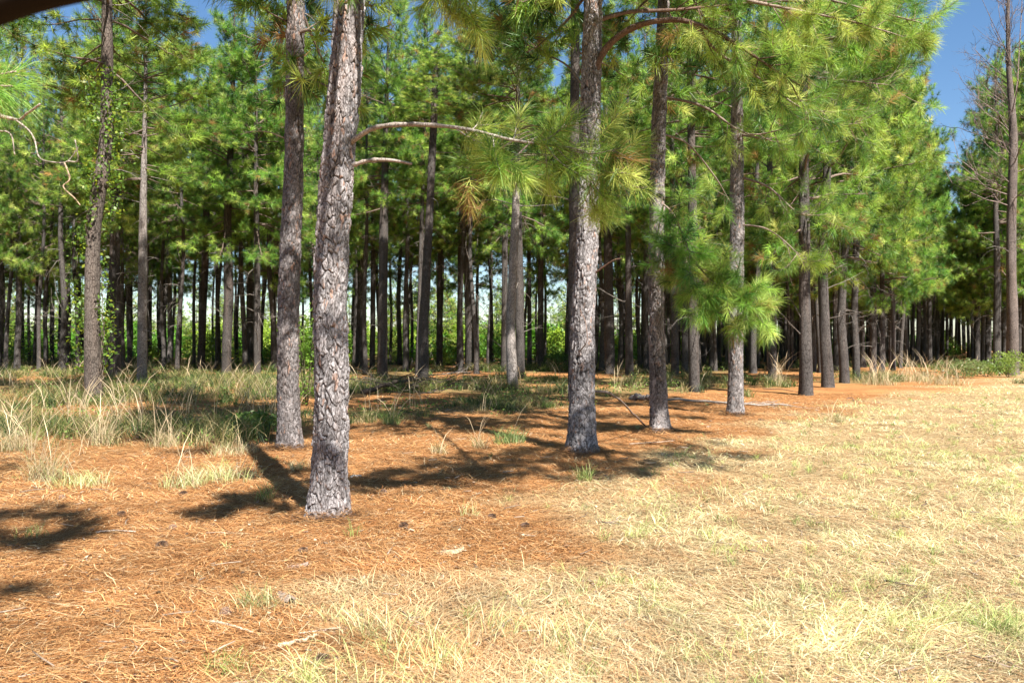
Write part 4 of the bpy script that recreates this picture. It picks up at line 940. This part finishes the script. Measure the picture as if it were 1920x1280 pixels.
# ------------------------------------------------------------------ sticks, fallen limbs, bark, cones
def wood_item(name, cat, label, parts, seed, k=8, mat_=None):
    rng = np.random.RandomState(seed); p0 = np.array(parts[0][0][0]); mb = MB()
    for pts, r0, r1, col in parts:
        pth = smooth_path(np.array(pts) - [p0[0], p0[1], 0], 18); pth[1:-1] += rng.randn(16, 3) * r0 * .25
        tube(mb, pth, np.linspace(r0, r1, 18) * (1 + .1 * rng.randn(18)), k, col)
    o = link(name, mb.mesh(name, [mat_ or M_WOOD])); o.location = (p0[0], p0[1], 0); tag(o, label, cat); return o
def gp(px, py, h=.032):                              # a point resting on the ground
    y = GD(py); x = (px - CX) / F * y; return [x, y, gz1(x, y) + h]
def W(px, py, d): return list(P(px, py, d))
def twigs(rng, a, b, n, L, r, col, up=.5):
    out = []
    a = np.array(a); b = np.array(b)
    for i in range(n):
        s = rng.rand(); q = a + (b - a) * s; d = unit(unit(b - a) * .7 + rng.randn(3) * [1, 1, up]); e = q + d * L * (.4 + .8 * rng.rand()); e[2] = max(e[2], .01)
        out.append(([list(q), list((q + e) / 2 + rng.randn(3) * .04), list(e)], r, r * .4, col))
    return out
rg = np.random.RandomState(8)
GW = (.34, .29, .25); DW = (.055, .042, .034)
a, b = gp(1180, 748, .06), gp(1478, 762, .05)
wood_item('fallen_branch', 'branch', 'long grey fallen branch lying behind the pale right hand pine', [([a, gp(1260, 752, .07), gp(1330, 755, .05), gp(1400, 760, .06), b], .045, .018, GW)] + twigs(rg, gp(1330, 755, .05), b, 14, .9, .010, GW, .25), 1)
wood_item('log', 'log', 'short grey log end lying behind the lighter topped grey pine', [([gp(1185, 748, .10), gp(1205, 750, .11), gp(1228, 752, .10)], .085, .07, (.26, .22, .20))], 2, 14)
d = GD(845)
wood_item('leaning_branch', 'branch', 'curved dead branch leaning from the centre pine down to the straw', [([W(1112, 733, 11.9), W(1140, 736, 12.0), W(1165, 752, 12.6), W(1190, 778, 13.6), gp(1213, 803, .01)], .022, .013, (.22, .17, .14))], 3)
parts = []
for i in range(44):
    px, py = 690 + 150 * rg.rand(), 722 + 20 * rg.rand(); q = np.array(gp(px, py, .04 + .28 * rg.rand())); az = rg.randn() * .7 + (PI if rg.rand() < .5 else 0); L = .8 + 1.6 * rg.rand()
    e = q + np.array([math.cos(az), math.sin(az) * .6, .06 + .30 * rg.rand()]) * L * .8; m = (q + e) / 2 + rg.randn(3) * .1
    parts.append(([list(q), list(m), list(e)], .012 + .016 * rg.rand(), .005, DW if rg.rand() < .85 else (.2, .165, .14)))
parts.insert(0, ([gp(680, 744, .12), gp(740, 734, .32), gp(790, 728, .34), gp(840, 722, .2)], .08, .04, DW))
wood_item('brush_pile', 'brush pile', 'tangled heap of dark dead branches in grass between two mid stand pines', parts, 4, 6)
wood_item('dead_branch', 'branch', 'thin dead branch with pale twigs on grass right of the brush pile', [([gp(800, 716, .25), gp(860, 708, .30), gp(905, 706, .2)], .03, .01, GW)] + twigs(rg, gp(800, 716, .25), gp(905, 706, .2), 16, 1.2, .010, GW), 5, 6)
wood_item('stick', 'stick', 'slim white stick on straw below the pale grass clump', [([gp(395, 1177), gp(435, 1186), gp(475, 1198)], .008, .005, (.50, .40, .29))], 6)
wood_item('stick', 'stick', 'thicker bleached stick at the bottom beside low grass', [([gp(522, 1224), gp(560, 1216), gp(596, 1205)], .013, .009, (.50, .38, .25))], 7)
wood_item('stick', 'stick', 'thin pale stick on straw between the left shadow and the stoutest pine', [([gp(180, 1006), gp(220, 1004), gp(255, 1007)], .007, .005, (.62, .50, .40))], 8)
wood_item('stick', 'stick', 'short white stub of stick beside the foot of the stoutest pine', [([gp(658, 896), gp(668, 895), gp(677, 895)], .014, .012, (.75, .66, .55))], 9)
wood_item('twig', 'twig', 'thin grey twig behind the pale grass clump and bark piece', [([gp(640, 1190), gp(600, 1195), gp(560, 1200)], .006, .004, (.45, .34, .26))], 10)
wood_item('twig', 'twig', 'dark thin twig on straw right of the dark edge row pine', [([gp(1430, 728, .03), gp(1470, 731, .02), gp(1510, 738, .02)], .016, .008, (.20, .15, .12))], 11)
wood_item('twig', 'twig', 'small curved dark twig on open straw right of the edge row', [([gp(1587, 748, .04), gp(1598, 748, .06), gp(1600, 752, .02)], .014, .008, (.18, .12, .10))], 12)
wood_item('stick', 'stick', 'long thin stick on straw beneath the centre pines', [([gp(1180, 835), gp(1230, 832), gp(1262, 830)], .008, .006, (.55, .42, .32))], 13)
def bark_piece(px, py, L, wd, rz, label, seed, col):
    rng = np.random.RandomState(seed); n, m = 26, 10; u = np.linspace(-1, 1, n); v = np.linspace(-1, 1, m); U, V = np.meshgrid(u, v, indexing='ij')
    wv = wd * (1 - .5 * np.abs(U) ** 2.5) * (1 + .25 * np.interp(U, u, rng.randn(n) * .4)); x = U * L / 2 + .0; y = V * wv / 2
    z = .5 * wd * (1 - V ** 2) * .5 + .012 * vnoise(np.stack([U.ravel() * 6, V.ravel() * 5, 0 * U.ravel() + seed], 1)).reshape(U.shape) + .02 * np.maximum(0, U) ** 2
    top = np.stack([x, y, z + .012], -1); bot = np.stack([x, y, z * .9 - .002], -1); mb = MB()
    idx = np.arange(n * m).reshape(n, m); q = np.stack([idx[:-1, :-1], idx[1:, :-1], idx[1:, 1:], idx[:-1, 1:]], -1).reshape(-1, 4)
    nm = n * m; rim = np.concatenate([idx[0, :], idx[1:, -1], idx[-1, -2::-1], idx[-2:0:-1, 0]]); r2 = np.roll(rim, -1)
    c = np.array(col) * (.7 + .6 * vnoise(np.stack([U.ravel() * 9, V.ravel() * 7, 0 * U.ravel() + seed + 5], 1))[:, None])
    mb.add(np.concatenate([top.reshape(-1, 3), bot.reshape(-1, 3)]), np.concatenate([c, c * .6]), np.concatenate([q, q[:, ::-1] + nm, np.stack([rim, r2, r2 + nm, rim + nm], 1)]))
    o = link('bark_piece', mb.mesh('bark_piece', [M_WOOD])); p = gp(px, py, .002); o.location = p; o.rotation_euler = (.06, -.08, rz); o.scale = (.8, .8, .8); tag(o, label, 'bark piece')
bark_piece(536, 1128, .36, .11, math.radians(-60), 'curled brown grey piece of bark beside the pale grass clump', 1, (.34, .26, .20))
bark_piece(103, 1128, .09, .05, .4, 'small pale bark flake on straw at left', 2, (.46, .33, .22))
bark_piece(845, 1040, .26, .09, .2, 'pale patch of flaked wood on straw right of the stoutest pine', 3, (.46, .33, .21))
bark_piece(828, 1092, .05, .03, 1.0, 'tiny cream wood chip below the pale flaked patch', 4, (.48, .36, .25))
bark_piece(185, 1262, .11, .06, .1, 'pale bark flake at the bottom edge', 5, (.42, .28, .18))
bark_piece(560, 1068, .18, .06, .1, 'grey brown bark strip on straw below the stoutest pine', 6, (.34, .25, .20))
bark_piece(1232, 1270, .05, .03, 0, 'small cream chip in the bleached grass at the bottom', 7, (.48, .36, .25))
bark_piece(680, 1094, .05, .03, .9, 'tiny white chip on straw above the loose pale grass', 8, (.48, .36, .25))
def cone_mesh():
    rng = np.random.RandomState(4); mb = MB(); n = 90
    tube(mb, np.stack([np.linspace(-.04, .04, 8), np.zeros(8), np.zeros(8)], 1), np.array([.004, .016, .020, .020, .018, .014, .009, .003]), 10, (.16, .10, .07))
    for i in range(n):
        s = i / n; a = i * 2.399; r = .03 * math.sin(PI * (.12 + .8 * s)) ** .8; x = -.035 + .075 * s
        d = np.array([.25, math.cos(a), math.sin(a)]); d /= np.linalg.norm(d); t = np.array([0, -math.sin(a), math.cos(a)]); b = np.array([x, 0, 0]) + d * r * .3; e = np.array([x, 0, 0]) + d * r
        up = np.cross(d, t) * .002
        mb.add([b - t * .003 - up, b + t * .003 - up, e + t * .006 - up, e - t * .006 - up, b + up, e + t * .006 + up, e - t * .006 + up], (.26, .17, .12), [[0, 1, 2, 3]], [[4, 5, 6], [0, 3, 6], [1, 5, 2]])
    return mb.mesh('pine_cone', [M_WOOD])
CM = cone_mesh()
CONES = [(228, 971, 'pine cone on straw at left beside the large leaf shadow'), (325, 996, 'dark pine cone near the thin pale stick'), (305, 1033, 'pine cone on straw below the thin pale stick'),
 (568, 1040, 'pine cone beside the grey brown bark strip'), (720, 925, 'pine cone on straw right of the stoutest pine foot'), (757, 992, 'pine cone on open straw between two trees'),
 (922, 971, 'pine cone right of the sparse pale tuft'), (425, 1157, 'pine cone below the pale grass clump'), (605, 1252, 'pine cone at the bottom edge below the bleached stick'),
 (984, 990, 'pine cone on straw where the bleached grass begins'), (117, 933, 'pine cone in straw below the dense bright grass clump'), (345, 928, 'pine cone on straw left of the trunk shadow')]
for i, (px, py, lb) in enumerate(CONES):
    o = link('pine_cone', CM); p = gp(px, py, .022); o.location = p; o.rotation_euler = (i * 1.3, .1, i * 2.1); s = 1.0 + .15 * (i % 3); o.scale = (s, s, s); tag(o, lb, 'pine cone', 'fallen pine cones')

# dark rounded trim of the vehicle the picture was taken from, out of focus in the corner
def trim():
    m, t, o = mat('dark_trim'); nz = N_(t, 'ShaderNodeTexNoise', Scale=40); r = N_(t, 'ShaderNodeValToRGB')
    r.color_ramp.elements[0].color = (.006, .004, .003, 1); r.color_ramp.elements[1].color = (.014, .008, .005, 1)
    pb = N_(t, 'ShaderNodeBsdfPrincipled', Roughness=.9); pb.inputs['Specular IOR Level'].default_value = .1; t.links.new(nz.outputs[0], r.inputs[0]); t.links.new(r.outputs[0], pb.inputs[0]); t.links.new(pb.outputs[0], o.inputs[0])
    mb = MB(); tube(mb, smooth_path([P(-900, 420, .62), P(-300, 110, .6), P(-60, 22, .6), P(70, -22, .6), P(260, -60, .6), P(700, -130, .62)], 40), np.full(40, .016), 16, (.02, .01, .01))
    ob = link('window_trim', mb.mesh('window_trim', [m])); tag(ob, 'blurred dark rounded edge of a vehicle window in the upper left corner', 'window trim')
trim()
for o in C.objects:
    for k in ('_x', '_y'):
        if k in o: del o[k]
